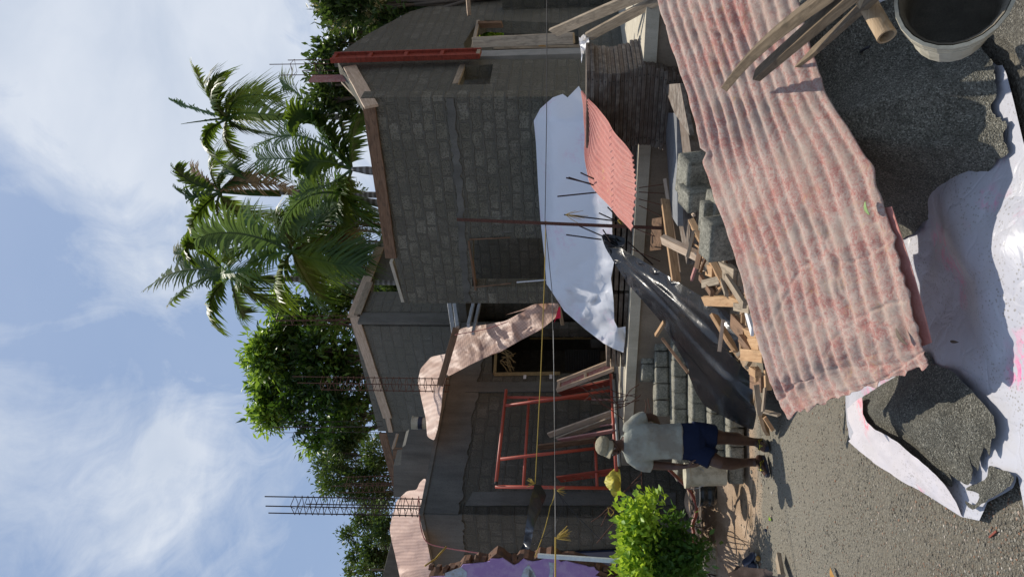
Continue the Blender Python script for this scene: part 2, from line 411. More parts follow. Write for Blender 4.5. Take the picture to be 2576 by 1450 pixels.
def f_mesh_sheet(t):        # orange woven cement-sack sheet, thin and glowing in the light
    uv = t.n('ShaderNodeTexCoord').outputs['UV']; p = pos(t)
    ch = t.n('ShaderNodeTexChecker', Vector=uv, Scale=34.0, Color1=(.88, .62, .50), Color2=(.62, .42, .34)).outputs[0]
    col = t.mix(t.maprange(t.noise(p, 5, 4), .55, .7, 0, .5), ch, (.86, .62, .52))
    h = t.math('ADD', t.math('MINIMUM', t.voro(p, 5, 'DISTANCE_TO_EDGE'), .14), t.math('MULTIPLY', t.noise(p, 9, 4, .6, .8), .4))
    b = bsdf(t, col, .5, h, .5, .03); tr = t.n('ShaderNodeBsdfTranslucent', Color=(.82, .50, .36)).outputs[0]
    return t.n('ShaderNodeMixShader', i0=.45, i1=b, i2=tr).outputs[0]
def f_leaf(c1, c2, c3, tr=.45, rough=.4):
    def f(t):
        g = geo(t); r = g.outputs['Random Per Island']
        n = t.noise(g.outputs['Position'], .55, 2)
        col = t.mix(t.maprange(r, 0, .8), c1, c2); col = t.mix(t.maprange(n, .52, .62), col, c3)
        b = bsdf(t, col, rough, None, spec=.4)
        tc_ = t.mix(.5, col, (c3[0]*1.35, c3[1]*1.4, c3[2]*.5)); x = t.n('ShaderNodeBsdfTranslucent', Color=tc_).outputs[0]
        return t.n('ShaderNodeMixShader', i0=tr, i1=b, i2=x).outputs[0]
    return f
def f_ground(t):
    p = pos(t); s = t.n('ShaderNodeSeparateXYZ', Vector=p)
    big = t.noise(p, .9, 5, .6); edge = t.math('ADD', t.math('SUBTRACT', s.outputs[1], 8.15), t.math('MULTIPLY', t.math('SUBTRACT', t.noise(p, 1.6, 5, .6), .5), 1.6))
    edge = t.math('ADD', edge, t.math('MULTIPLY', t.math('MINIMUM', t.math('ADD', s.outputs[0], 2.3), 0.0), -.35))
    mud = t.maprange(edge, -.25, .3)
    vc = t.voro(p, 48, out=1); v = t.voro(p, 48); v3 = t.voro(p, 150); vc3 = t.voro(p, 150, out=1)
    bw = t.n('ShaderNodeSeparateColor', Color=vc).outputs[0]; bw3 = t.n('ShaderNodeSeparateColor', Color=vc3).outputs[1]
    gcol = t.mix(bw, (.075, .068, .05), (.32, .295, .24)); gcol = t.mix(.5, gcol, t.mix(bw3, (.08, .07, .052), (.32, .29, .235)))
    gcol = t.mix(t.maprange(v, .3, .6, 0, .6), gcol, (.09, .08, .06))
    gcol = t.mix(t.maprange(big, .42, .6, 0, .65), gcol, (.155, .13, .095))
    nearc = t.maprange(s.outputs[1], 3.0, 6.8); gcol = t.mix(t.math('MULTIPLY', nearc, .35), t.mix(.35, gcol, (.10, .09, .07)), (.40, .37, .30))
    mc = t.mix(t.maprange(t.noise(t.scale(p, (1, .35, 1)), 3, 6, .6), .4, .62), (.36, .255, .17), (.52, .39, .28))
    wet = t.maprange(t.noise(t.scale(p, (.6, 1.6, 1)), 1.7, 4, .6), .54, .62)
    mc = t.mix(t.math('MULTIPLY', wet, .6), mc, (.17, .115, .065))
    mc = t.mix(t.maprange(t.noise(p, 30, 5, .8), .60, .68, 0, .6), mc, (.15, .11, .08))
    col = t.mix(mud, gcol, mc)
    rough = t.math('SUBTRACT', .95, t.math('MULTIPLY', t.math('MULTIPLY', wet, mud), .55))
    h = t.mix(mud, t.math('SUBTRACT', 1.0, v), t.noise(p, 22, 6, .7)); h2 = t.math('ADD', t.n('ShaderNodeSeparateColor', Color=h).outputs[0], t.math('MULTIPLY', t.math('SUBTRACT', 1.0, v3), .4))
    return bsdf(t, col, rough, h2, .9, .02, spec=.25)
def f_sand(c1, c2, c3):
    def f(t):
        p = pos(t); v = t.voro(p, 170); vc = t.n('ShaderNodeSeparateColor', Color=t.voro(p, 170, out=1)).outputs[0]; n = t.noise(p, 8, 7, .7)
        col = t.mix(t.maprange(vc, .0, .75), c1, c2); col = t.mix(t.maprange(vc, .86, .93), col, c3)
        col = t.mix(t.maprange(n, .45, .65, 0, .5), col, c1)
        h = t.math('ADD', t.math('SUBTRACT', 1.0, v), t.math('MULTIPLY', t.noise(p, 60, 5, .75), 1.6))
        return bsdf(t, col, .9, h, 1.0, .016, spec=.3)
    return f
def f_plain(col, rough=.6, metal=0.0, var=.15, sc=18, spec=.4, bd=.003):
    def f(t):
        p = obj(t); n = t.noise(p, sc, 5, .65)
        return bsdf(t, t.mix(t.maprange(n, .35, .65), col, tuple(q*(1-var*2) for q in col)), rough, n, .4, bd, metal, spec)
    return f
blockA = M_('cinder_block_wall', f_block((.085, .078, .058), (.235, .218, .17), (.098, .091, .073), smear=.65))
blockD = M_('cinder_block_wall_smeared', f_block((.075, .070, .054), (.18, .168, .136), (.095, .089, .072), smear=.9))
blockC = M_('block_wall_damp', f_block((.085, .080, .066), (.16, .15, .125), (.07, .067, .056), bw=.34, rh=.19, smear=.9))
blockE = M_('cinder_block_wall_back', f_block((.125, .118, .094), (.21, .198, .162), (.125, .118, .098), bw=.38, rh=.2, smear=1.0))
plaster = M_('cement_plaster', f_plaster((.09, .086, .074), (.165, .158, .138)))
plasterN = M_('grey_beam_plaster', f_plaster((.078, .078, .072), (.14, .14, .128), 1, .01))
plasterD = M_('dark_cement_plaster', f_plaster((.07, .067, .056), (.13, .125, .108), .9, .015))
plinthm = M_('plinth_plaster', f_plaster((.17, .135, .10), (.25, .205, .155)))
slabm = M_('floor_slab_concrete', f_plaster((.40, .36, .28), (.55, .50, .40), 2, .006))
conc = M_('rough_concrete', f_plaster((.20, .20, .185), (.30, .29, .27), 2))
loose = M_('loose_concrete_block', lambda t: bsdf(t, t.mix(t.maprange(t.math('ADD', t.noise(pos(t), 46, 6, .9), t.math('MULTIPLY', t.noise(pos(t), 9, 3), .3)), .50, .82), t.mix(t.n('ShaderNodeObjectInfo').outputs['Random'], (.07, .067, .053), (.10, .096, .078)), (.44, .42, .34)), .95, t.noise(pos(t), 80, 5, .8), 1.0, .012, spec=.15))
woodN = M_('new_sawn_wood', f_wood((.34, .195, .10), (.52, .34, .19), (.18, .11, .06), .45))
woodO = M_('old_grey_wood', f_wood((.22, .17, .12), (.38, .31, .225), (.14, .115, .085), .6))
woodP = M_('pale_form_board', f_wood((.40, .29, .20), (.60, .47, .35), (.30, .2, .13), .4))
woodD = M_('dark_form_board', f_wood((.13, .075, .045), (.26, .16, .10), (.07, .05, .035), .6))
woodB = M_('weathered_board', f_wood((.11, .08, .05), (.21, .16, .105), (.06, .05, .035), .7))
redply = M_('red_form_plywood', f_wood((.20, .035, .022), (.30, .065, .04), (.10, .03, .02), .6))
pinkply = M_('worn_red_plywood', f_wood((.30, .09, .08), (.42, .24, .21), (.45, .36, .32), .5))
steelp = M_('steel_shuttering_plate', f_metal_plate)
steelsheet = M_('grey_plate_face', f_plaster((.16, .165, .17), (.24, .245, .25), 2, .003, .6))
rebar = M_('rusty_rebar', f_plain((.13, .055, .035), .8, .1, .3, 60))
rebarD = M_('dark_rebar', f_plain((.05, .03, .026), .8, .1, .3, 60))
redpipe = M_('red_painted_pipe', f_paint((.40, .065, .035), (.30, .13, .10), .5, 25, .55, .68))
alum = M_('galvanised_channel', f_plain((.42, .43, .44), .4, .7, .1))
pinkcorr = M_('dusty_pink_corrugated_steel', f_corr(True))
redcorr = M_('salmon_corrugated_steel', f_corr(False))
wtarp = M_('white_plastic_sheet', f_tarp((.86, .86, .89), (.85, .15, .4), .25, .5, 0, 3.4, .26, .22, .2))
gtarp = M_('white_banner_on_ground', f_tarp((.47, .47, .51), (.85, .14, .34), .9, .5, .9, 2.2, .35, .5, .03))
flapm = M_('pink_stained_white_banner', f_tarp((.66, .62, .64), (.90, .22, .28), 1.3, .5, .8, 2, .35, .3, .03))
ktarp = M_('black_plastic_sheet', f_tarp((.009, .0095, .011), sa=0, speck=0, crease=3, rough=.27, bs=.18, spec=.4))
ksmall = M_('black_polythene', f_tarp((.045, .05, .06), crease=2, rough=.3, bs=.3))
meshm = M_('orange_woven_sheet', f_mesh_sheet)
redstrap = M_('faded_red_webbing', f_plain((.50, .16, .14), .6))
ground_m = M_('gravel_and_mud', f_ground)
sand_m = M_('crushed_stone_sand', f_sand((.095, .09, .07), (.31, .295, .24), (.48, .46, .38)))
sand_d = M_('black_crushed_sand', f_sand((.07, .067, .053), (.25, .24, .195), (.44, .42, .35)))
sand_g = M_('grey_earth', f_sand((.11, .10, .08), (.26, .24, .19), (.45, .42, .35)))
stone_m = M_('gravel_stones', lambda t: bsdf(t, t.ramp(geo(t).outputs['Random Per Island'], [(0, (.07, .062, .048)), (.35, (.16, .145, .115)), (.65, (.25, .23, .185)), (.85, (.12, .105, .08)), (.94, (.25, .13, .075)), (1, (.42, .39, .33))]), .9, t.noise(pos(t), 80, 4), .5, .004))
clod_m = M_('dark_rubble', lambda t: bsdf(t, t.ramp(geo(t).outputs['Random Per Island'], [(0, (.05, .04, .03)), (.5, (.12, .09, .065)), (1, (.2, .15, .11))]), .95, t.noise(pos(t), 60, 4), .6, .006))
leafM = M_('mango_leaves', f_leaf((.018, .044, .013), (.04, .085, .018), (.10, .19, .03), .28))
leafK = M_('dark_leaves', f_leaf((.02, .05, .015), (.045, .095, .022), (.07, .14, .025), .3))
leafG = M_('green_leaves', f_leaf((.03, .058, .02), (.058, .10, .028), (.10, .155, .04), .36))
leafB = M_('lime_bush_leaves', f_leaf((.14, .30, .03), (.34, .52, .06), (.52, .62, .10), .42, .45))  # lime raised in tone to carry the sunlight on the bush
leafBd = M_('shaded_bush_leaves', f_leaf((.035, .10, .02), (.08, .18, .03), (.14, .26, .045), .35, .45))  # darker copy of the lime leaves, shade of the lower bush in the colour
frondG = M_('palm_fronds', f_leaf((.032, .07, .016), (.07, .13, .022), (.15, .21, .03), .42, .45))
frondL = M_('light_palm_fronds', f_leaf((.06, .13, .03), (.10, .20, .04), (.13, .22, .04), .4, .45))
frondC = M_('grey_green_fronds', f_leaf((.06, .11, .05), (.12, .19, .08), (.13, .2, .06), .38, .42))
frondD = M_('dry_fronds', f_leaf((.20, .11, .05), (.32, .20, .09), (.22, .15, .09), .35, .6))
flowerm = M_('cream_blossom', f_leaf((.45, .40, .22), (.58, .52, .32), (.50, .47, .28), .4, .6))
bark = M_('tree_bark', f_plaster((.08, .065, .05), (.15, .125, .10), 3))
palmbark = M_('palm_trunk_bark', lambda t: bsdf(t, t.mix(t.maprange(t.n('ShaderNodeTexWave', dict(bands_direction='Z'), Vector=pos(t), Scale=2.4, Distortion=1.2).outputs[1], .3, .9), (.13, .115, .10), (.31, .29, .27)), .9, spec=.2))
yellow = M_('yellow_woven_sack', f_tarp((.62, .55, .09), (.25, .22, .05), .6, .5, 0, 9, .45, .6, .2))
tapem = M_('yellow_brown_tape', f_plain((.26, .19, .08), .6))
ropeY = M_('yellow_rope', f_plain((.55, .38, .08), .8, 0, .2, 200))
ropeK = M_('black_wire', f_plain((.03, .03, .035), .5))
pvc = M_('white_pipe', f_plain((.62, .66, .66), .35, 0, .08))
greyp = M_('grey_pipe', f_plain((.30, .30, .28), .5, 0, .1))
hosem = M_('red_brown_hose', f_plain((.26, .07, .045), .4))
purple = M_('purple_wall_paint', f_paint((.30, .19, .42), (.37, .27, .47), .75, 7, .45, .6))
paleblue = M_('pale_blue_paint', f_paint((.40, .47, .56), (.30, .31, .30), .8, 10, .45, .6))
brickm = M_('broken_brick', f_paint((.16, .075, .04), (.085, .05, .033), .95, 14, .4, .6))
bucketm = M_('cream_bucket_plastic', f_paint((.50, .46, .35), (.28, .25, .18), .5, 9, .45, .66))
bucketin = M_('bucket_inside_dark', f_plaster((.14, .125, .095), (.24, .21, .165), 4, .006))  # rougher and darker than the outside of the bucket
bamboo = M_('bamboo_tube', f_wood((.34, .23, .13), (.50, .38, .25), (.2, .13, .08), .4))
blackpot = M_('black_drum_plastic', f_plain((.02, .022, .024), .22, 0, .1))
shinym = M_('shiny_rim', f_plain((.5, .5, .5), .3, .8, .1))
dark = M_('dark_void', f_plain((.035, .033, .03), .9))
bluem = M_('dark_blue_sheet', f_plain((.02, .03, .07), .5))
magenta = M_('magenta_cloth', f_plain((.75, .01, .12), .6))
whitep = M_('white_paint', f_plain((.7, .7, .7), .6, 0, .06))
navy = M_('navy_rubber', f_plain((.03, .035, .06), .45))
teal = M_('turquoise_plastic', f_plain((.02, .35, .35), .4))
dryleaf = M_('dry_leaf', f_plain((.42, .22, .05), .6))
greenleaf = M_('fallen_green_leaf', f_plain((.24, .36, .13), .5))
skin = M_('dark_brown_skin', lambda t: bsdf(t, t.mix(t.maprange(t.noise(obj(t), 9, 4), .35, .65), (.06, .03, .02), (.095, .048, .031)), .5, t.noise(obj(t), 120, 3), .15, .002, spec=.4))
shirtm = M_('off_white_shirt', lambda t: bsdf(t, t.mix(t.maprange(t.noise(obj(t), 4.5, 4, .6), .46, .62, 0, .75), (.30, .31, .265), (.20, .18, .145)), .9, t.math('ADD', t.noise(obj(t), 9, 4, .6, 1.0), t.math('MULTIPLY', t.noise(obj(t), 260, 2), .1)), .5, .02, spec=.1))
shortm = M_('navy_shorts', lambda t: bsdf(t, t.mix(t.noise(obj(t), 8, 4), (.006, .010, .028), (.011, .018, .045)), .85, t.noise(obj(t), 12, 4, .6, 1), .5, .02, spec=.15))
capm = M_('olive_beige_cap', f_plain((.30, .265, .175), .85, 0, .12, 60))
hairm = M_('black_hair', f_plain((.012, .011, .01), .6))
eyem = M_('eye_white', f_plain((.45, .42, .38), .3))
strapm = M_('yellow_black_strap', lambda t: bsdf(t, t.mix(t.math('GREATER_THAN', t.math('FRACT', t.math('MULTIPLY', t.n('ShaderNodeSeparateXYZ', Vector=obj(t)).outputs[2], 60.0)), .5), (.02, .02, .02), (.50, .42, .03)), .6))
# ------------------------------------------------------------------ ground
def gz(x, y):
    k = max(0, 1-abs(y-6)/9)
    return (noise.noise(Vector((x*.9, y*.9, 0)))*.03+noise.noise(Vector((x*3, y*3, 3)))*.012)*k
m = MB()
xs = [-400, -150, -60, -25, -12]+list(np.arange(-7, 5.01, .1))+[8, 14, 25, 60, 150, 400]
ys = [-100, -30, -8, -2]+list(np.arange(.5, 14.01, .1))+[16, 20, 30, 60, 140, 400, 1200]
nx = len(xs)
m.add([(x, y, gz(x, y)) for y in ys for x in xs], [(j*nx+i, j*nx+i+1, (j+1)*nx+i+1, (j+1)*nx+i) for j in range(len(ys)-1) for i in range(nx-1)])
tag(m.build('ground', ground_m, smooth=True), kind='structure')

# loose gravel lying on the ground
ICO = None
def ico():
    global ICO
    if ICO is None:
        b = bmesh.new(); bmesh.ops.create_icosphere(b, subdivisions=1, radius=1); ICO = ([v.co.copy() for v in b.verts], [tuple(v.index for v in f.verts) for f in b.faces]); b.free()
    return ICO
def stones(name, n, region, rmin, rmax, mat, zf=gz, flat=.6, accept=None):
    V, F_ = ico(); m = MB(); k = 0
    while k < n:
        x, y = region()
        if accept and not accept(x, y): continue
        r = rmin+(rmax-rmin)*random.random()**4; a = random.uniform(0, pi); sx, sy, sz = (random.uniform(.6, 1.2) for _ in range(3)); z = zf(x, y)
        m.add([(x+r*(v.x*sx*cos(a)-v.y*sy*sin(a))*(1+.25*noise.noise(v*1.7+Vector((k, 0, 0)))), y+r*(v.x*sx*sin(a)+v.y*sy*cos(a)), z+r*flat*(v.z*sz+.25)) for v in V], F_); k += 1
    return m.build(name, mat)
def gravel_region():
    Y = random.uniform(960, 1500); X = random.uniform(1880, 2640); p = PZ((X, Y), 0); return p.x, p.y
tag(stones('gravel', 26000, gravel_region, .003, .010, stone_m), kind='stuff')
def mud_region():
    Y = random.uniform(1180, 1480); X = random.uniform(1750, 1950); p = PZ((X, Y), 0); return p.x, p.y
tag(stones('mud_pebbles', 500, mud_region, .004, .03, stone_m), kind='stuff')

# ------------------------------------------------------------------ the house under construction
S0 = Vector((.63, 8.84, 0)); ZS = 1.25; ZR = 4.16
def wall(name, O, du, n, outline, mat, thick, holes=(), parent=None):
    """upright wall; outline/holes in picture units (X, Y) or (None, Y, z)"""
    def sz(p):
        if p[0] is None: q = PW((1456, p[1]), O, n); return ((q-O).dot(du), p[2])
        if p[0] == 's': return (p[1], p[2])
        q = PW(p, O, n); return ((q-O).dot(du), q.z)
    loops = [[sz(p) for p in outline]]+[[sz(p) for p in h] for h in holes]
    tris = geometry.tessellate_polygon([[Vector((a, b, 0)) for a, b in L] for L in loops])
    flat = [p for L in loops for p in L]; N_ = len(flat); m = MB()
    P3 = lambda s, z, t: O+du*s+Vector((0, 0, z))-n*t-Vector((0, 0, O.z))
    vs = [P3(s, z, 0) for s, z in flat]+[P3(s, z, thick) for s, z in flat]
    m.add(vs, [tuple(t) for t in tris]+[tuple(i+N_ for i in reversed(t)) for t in tris], [(s, z) for s, z in flat]*2)
    o = 0
    for L in loops:
        k = len(L)
        for i in range(k):
            a, b = flat[o+i], flat[o+(i+1) % k]
            sd_ = abs(a[1]-b[1]) > abs(a[0]-b[0])
            uv = [(a[0], a[1]), (b[0], b[1])]+([(b[0]+thick, b[1]), (a[0]+thick, a[1])] if sd_ else [(b[0], b[1]+thick), (a[0], a[1]+thick)])
            m.add([P3(*a, 0), P3(*b, 0), P3(*b, thick), P3(*a, thick)], [(0, 1, 2, 3)], uv)
        o += k
    bmx = m.build(name, mat, parent)
    me = bmx.data; b = bmesh.new(); b.from_mesh(me); bmesh.ops.recalc_face_normals(b, faces=b.faces); b.to_mesh(me); b.free()
    return bmx
house = thing('concrete_block_house', 'unfinished grey block house with bare walls, no roof and timber boards along its wall tops', 'house', (0, 0, 0))
nA = -VD; nB = -UD
OA = S0+VD*1.5
cornerA = PW((1456, 245), OA, nA); OB = Vector((cornerA.x, cornerA.y, 0))
# main front wall (A)
topA = [(908, 245), (990, 640), (1018, 762)]
winA = [(1190, 598), (1188, 720), (1372, 720), (1372, 598)]
wall('front_wall', OA, UD, nA, [(None, 245, ZS-.02)]+topA+[(None, 762, ZS-.02)], blockA, .2, [winA], house)
zA = PW((912, 245), OA, nA).z
# lintel band and vertical seam, standing 4 mm proud
def strip(name, O, du, n, outline, mat, proud=.012, t=.02):
    return wall(name, O+n*proud, du, n, outline, mat, t, (), house)
def rough_line(pts, amp, k=6):
    out = []
    for a, b in zip(pts, pts[1:]):
        for i in range(k): out.append((a[0]+(b[0]-a[0])*i/k+random.uniform(-amp, amp), a[1]+(b[1]-a[1])*i/k))
    return out+[pts[-1]]
up_ = rough_line([(1124, 248), (1142, 430), (1156, 600), (1166, 758)], 4, 14); dn_ = rough_line([(1184, 758), (1172, 600), (1160, 430), (1141, 248)], 4, 14)
strip('lintel_band', OA, UD, nA, up_+dn_, plaster)
# gable end (B) and its window
winB = [c('G', 1650, 470), c('G', 1595, 600), c('G', 1835, 597), c('G', 1860, 455)]
B0 = cornerA
tB = [(908, 245), (848, 152)]
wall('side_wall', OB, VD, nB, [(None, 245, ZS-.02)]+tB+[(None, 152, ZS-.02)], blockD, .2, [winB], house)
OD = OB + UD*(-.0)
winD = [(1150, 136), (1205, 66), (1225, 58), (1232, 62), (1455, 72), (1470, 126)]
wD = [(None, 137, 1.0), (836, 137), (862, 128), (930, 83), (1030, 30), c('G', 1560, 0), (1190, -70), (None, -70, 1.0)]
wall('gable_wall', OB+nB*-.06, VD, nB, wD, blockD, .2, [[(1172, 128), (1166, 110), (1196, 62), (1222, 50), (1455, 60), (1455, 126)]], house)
# concrete column between
def upright(name, p_top, p_bot, O, n, du, w, t, mat, proud=0.0):
    a = PW(p_top, O, n); b = PW(p_bot, O, n); m = MB()
    cc = (a+b)/2; m.box(Vector((cc.x, cc.y, (a.z+b.z)/2))+n*(proud+t/2-.0), (w, t, abs(a.z-b.z)), (du, n, Z))
    return m.build(name, mat, house)
upright('column', (860, 147), (1640, 130), OB, nB, VD, .24, .2, conc, -.17)
# interior walls glimpsed through openings
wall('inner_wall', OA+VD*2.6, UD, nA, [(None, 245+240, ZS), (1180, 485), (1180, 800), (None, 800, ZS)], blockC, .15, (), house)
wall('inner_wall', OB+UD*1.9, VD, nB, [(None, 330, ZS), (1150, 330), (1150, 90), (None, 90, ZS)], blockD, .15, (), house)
# porch room (C) with its return wall
PC = PD((1060, 1290), 10.6); OC = Vector((PC.x, PC.y, 0))
doorC = [(1238, 938), (1236, 826), (1552, 826), (1552, 938)]
wall('porch_wall', OC, VD, nB, [(None, 1290, .0), ('s', 0, ZR), ('s', 4.35, ZR), ('s', 4.35, ZS-.3), (None, 826, ZS-.3)], blockC, .2, [doorC], house)
wall('return_wall', OC, UD, nA, [('s', 0.0, 0), ('s', 0, ZR), ('s', 4.5, ZR), ('s', 4.5, 0)], blockC, .2, (), house)
def wstrip(name, O, du, n, outline, mat, proud=.015):
    return strip(name, O, du, n, outline, mat, proud)
# smooth beam band under the roof edge, lower plaster bands
b1 = rough_line([(1060+95, 1290), (1140, 1288), (1180, 1180), (1205, 1080), (1228, 960)], 7, 6)
s1 = PW((1456, 960), OC, nB); sl = (s1-OC).dot(VD)
wstrip('beam_band', OC, VD, nB, [('s', .0, ZR+.0), ('s', 4.3, ZR)]+[('s', (4.3)*(1-i/70), ZR-.52+.07*fbm((i*.11, 0, 0), 1.3, 5)+random.uniform(-.02, .02)) for i in range(71)], plasterN, .02)
wstrip('beam_band', OC, UD, nA, [('s', 0, ZR), ('s', 4.4, ZR)]+[('s', 4.4*(1-i/70), ZR-.55+.08*fbm((i*.11, 5, 0), 1.3, 5)+random.uniform(-.02, .02)) for i in range(71)], plasterN, .02)
wstrip('plaster_pilaster', OC, VD, nB, [(1170, 1270)]+rough_line([(1190, 1236), (1330, 1234), (1480, 1236), (1700, 1238)], 0, 4)+[(1700, 1268)], plasterN, .03)
wstrip('plaster_pilaster', OC, VD, nB, [(1170, 985), (1170, 960), (1560, 958), (1560, 982)], plasterN, .03)
for (xa, ya, xb, yb, w) in ((1250, 1240, 1262, 960, 5), (1292, 1240, 1302, 960, 4), (1150, 1430, 1240, 1330, 4)):
    pass
# porch roof slab
v0 = OC; m = MB()
zt = ZR+.002; a0 = OC+nB*.04; 
q = [a0+nA*.04, a0+VD*4.3+nA*.0, a0+VD*4.3+UD*4.6, a0+UD*4.6+nA*.04]
m.add([Vector((p.x, p.y, ZR)) for p in q]+[Vector((p.x, p.y, ZR+.06)) for p in q], [(3, 2, 1, 0), (4, 5, 6, 7), (0, 1, 5, 4), (1, 2, 6, 5), (2, 3, 7, 6), (3, 0, 4, 7)])
m.build('roof_slab', plaster, house)
# back of the porch room
wall('room_back_wall', OC+UD*2.6, VD, nB, [('s', .2, .3), ('s', .2, ZR-.01), ('s', 6.5, ZR-.01), ('s', 6.5, .3)], blockC, .15, (), house)
# open recess to the right of the door, closed by a far wall
wall('recess_wall', OC+VD*6.4, UD, nA, [('s', -5.5, ZS), ('s', -5.5, 3.2), ('s', -1.9, 3.2), ('s', -1.9, ZR), ('s', 4.5, ZR), ('s', 4.5, ZS)], blockC, .15, (), house)
# upper walls (E) meeting at the pilaster, boards on top
PE = PD((880, 800), 14.0); OE = Vector((PE.x, PE.y, 0)); zE = PE.z
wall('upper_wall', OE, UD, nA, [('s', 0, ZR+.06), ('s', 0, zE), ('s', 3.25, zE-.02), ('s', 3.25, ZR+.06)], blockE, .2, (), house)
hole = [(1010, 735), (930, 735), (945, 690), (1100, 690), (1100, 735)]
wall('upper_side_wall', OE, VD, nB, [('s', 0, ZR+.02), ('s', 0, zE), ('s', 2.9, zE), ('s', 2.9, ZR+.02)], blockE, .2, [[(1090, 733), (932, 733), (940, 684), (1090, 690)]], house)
upright('pilaster', (905, 803), (1137, 803), OE, nB, VD, .3, .05, plaster, .0)
m = MB(); pa = OE+nB*.0; 
m.add([Vector((p.x, p.y, z)) for z in (ZR-.12, ZR+.02) for p in (pa+nB*.35, pa+VD*3+nB*.35, pa+VD*3+UD*3, pa+UD*3)], [(3, 2, 1, 0), (4, 5, 6, 7), (0, 1, 5, 4), (1, 2, 6, 5), (2, 3, 7, 6), (3, 0, 4, 7)])
m.build('porch_slab', plasterD, house)
# left rear parapet (F), stub wall, far left wall
OF = OE+UD*3.25+VD*1.2
wall('rear_wall', OF, UD, nA, [(1130, 1060), (965, 1060), (1010, 1255), (1130, 1255)], plasterD, .2, (), house)
PF = PD((1100, 1230), 13.0); OS = Vector((PF.x, PF.y, 0))
wall('stub_wall', OS, UD, nA, [(1120, 1120), (1020, 1118), (1012, 1124), (1008, 1168), (990, 1170), (990, 1250), (1120, 1250)], plaster, .35, (), house)
OG = OS+UD*.4+VD*.8
wall('far_left_wall', OG, UD, nA, [(1250, 1320), (1000, 1300), (962, 1450), (960, 1530), (1250, 1530)], plasterD, .2, (), house)
# timber formwork boards on wall tops
def pb(X, Y, O, n, off=.0): return PW((X, Y), O+n*off, n)
hb = []
def board(p, q, w, t, mat, name='form_board'):
    o = plank(name, p, q, w, t, mat, parent=house); hb.append(o); return o
def face_board(p1, p2, O, n, w, mat, off=.03, t=.035):
    a = pb(*p1, O, n, off); b = pb(*p2, O, n, off)
    o = plank('form_board', a, b, t, w, mat, parent=house); return o
face_board((926, 250), (984, 648), OA, nA, .165, woodD, .03)
face_board((880, 168), (934, 268), OB, nB, .18, woodP, .04)
face_board((866, 205), (912, 252), OB, nB, .1, woodO, -.3)
face_board((892, 797), (975, 1050), OE, nA, .19, woodP, .03)
face_board((975, 1050), (983, 1085), OE, nA, .1, woodP, .03)
face_board((886, 797), (955, 622), OE, nB, .2, woodP, .03)
face_board((899, 790), (930, 710), OE, nB, .14, woodO, .07, .03)
face_board((962, 1088), (1003, 1246), OE, nA, .17, woodD, .02)
board(PD(c('I', 1180, 440), 16), PD(c('I', 1150, 545), 15.8), .07, .05, woodP, 'form_prop')
board(PD(c('I', 1150, 575), 15.8), PD(c('I', 1245, 580), 15.8), .25, .04, woodD, 'form_prop')
# white ledge showing at the far end of the main wall top
face_board((985, 655), (1015, 755), OA, nA, .05, slabm, -.05, .1)
# red column shutter with battens on the gable column
def shutter(p, q, w, mat):
    x, y, z = frame_of(Vector(p), Vector(q)); 
    o = plank('column_shutter', p, q, .05, w, mat, parent=house)
    L = (Vector(q)-Vector(p)).length
    for k in range(6):
        cc = Vector(p)+x*(L*(k+.15)/6)
        plank('batten', cc-z*(w*.52)-y*.035, cc+z*(w*.52)-y*.035, .03, .035, woodO if k in (5,) else redply, parent=house)
PB_ = OB+nB*.12
a = PW((835, 152), PB_, nB); b = PW((1210, 134), PB_, nB)
shut = MB(); cc = (a+b)/2
shut.box(cc, (.22, .03, abs(a.z-b.z)), (VD, nB, Z)); shutter_o = shut.build('column_shutter', redply, house)
for k in range(5):
    zz_ = b.z+.03+(a.z-b.z-.06)*k/4; m = MB(); m.box(Vector((cc.x, cc.y, zz_))+nB*.03, (.24, .03, .05), (VD, nB, Z)); under(m.build('batten', woodO if k == 0 else redply), house)
for sgn in (-1, 1):
    m = MB(); m.box(cc+VD*(.115*sgn)+nB*.02, (.03, .07, abs(a.z-b.z)), (VD, nB, Z)); m.build('shutter_rail', redply, house)
a2 = PW((785, 205), OB-nB*.15, nB); b2 = PW((870, 190), OB-nB*.15, nB)
m = MB(); m.box((a2+b2)/2, (.2, .03, abs(a2.z-b2.z)+.1), (VD, nB, Z)); m.build('column_shutter', pinkply, house)
# window frames
for (p, q, w) in ((c('G', 1645, 468), c('G', 1592, 603), .03),):
    board(pb(*p, OB, nB, -.02), pb(*q, OB, nB, -.02), .05, .08, woodO, 'window_frame')
board(pb(*c('H', 1690, 420), OA, nA, -.05), pb(*c('H', 1738, 770), OA, nA, -.05), .12, .03, woodD, 'window_frame')
for p, q, w, mt in ((c('H', 1690, 425), c('H', 1980, 412), .02, woodP), (c('H', 1740, 762), c('H', 1985, 735), .055, woodO), (c('B', 215, 728), c('B', 420, 712), .02, whitep)):
    board(pb(*p, OA, nA, .02), pb(*q, OA, nA, .02), .02, w, woodD if mt != whitep else mt, 'window_frame')
# window boards in the gable opening
ODp = OB+nB*-.06
for p, q, w, mt in ((c('G', 1760, 175), c('G', 1925, 172), .22, woodD), (c('G', 1715, 340), c('G', 1755, 150), .05, woodO), (c('A', 50, 345), c('A', 660, 330), .07, woodO)):
    board(pb(*p, ODp, nB, .03), pb(*q, ODp, nB, .03), .04, w, mt, 'window_frame')
board(pb(*c('A', 80, 362), ODp, nB, .0), pb(*c('A', 560, 350), ODp, nB, .0), .02, .03, pinkply, 'window_frame')
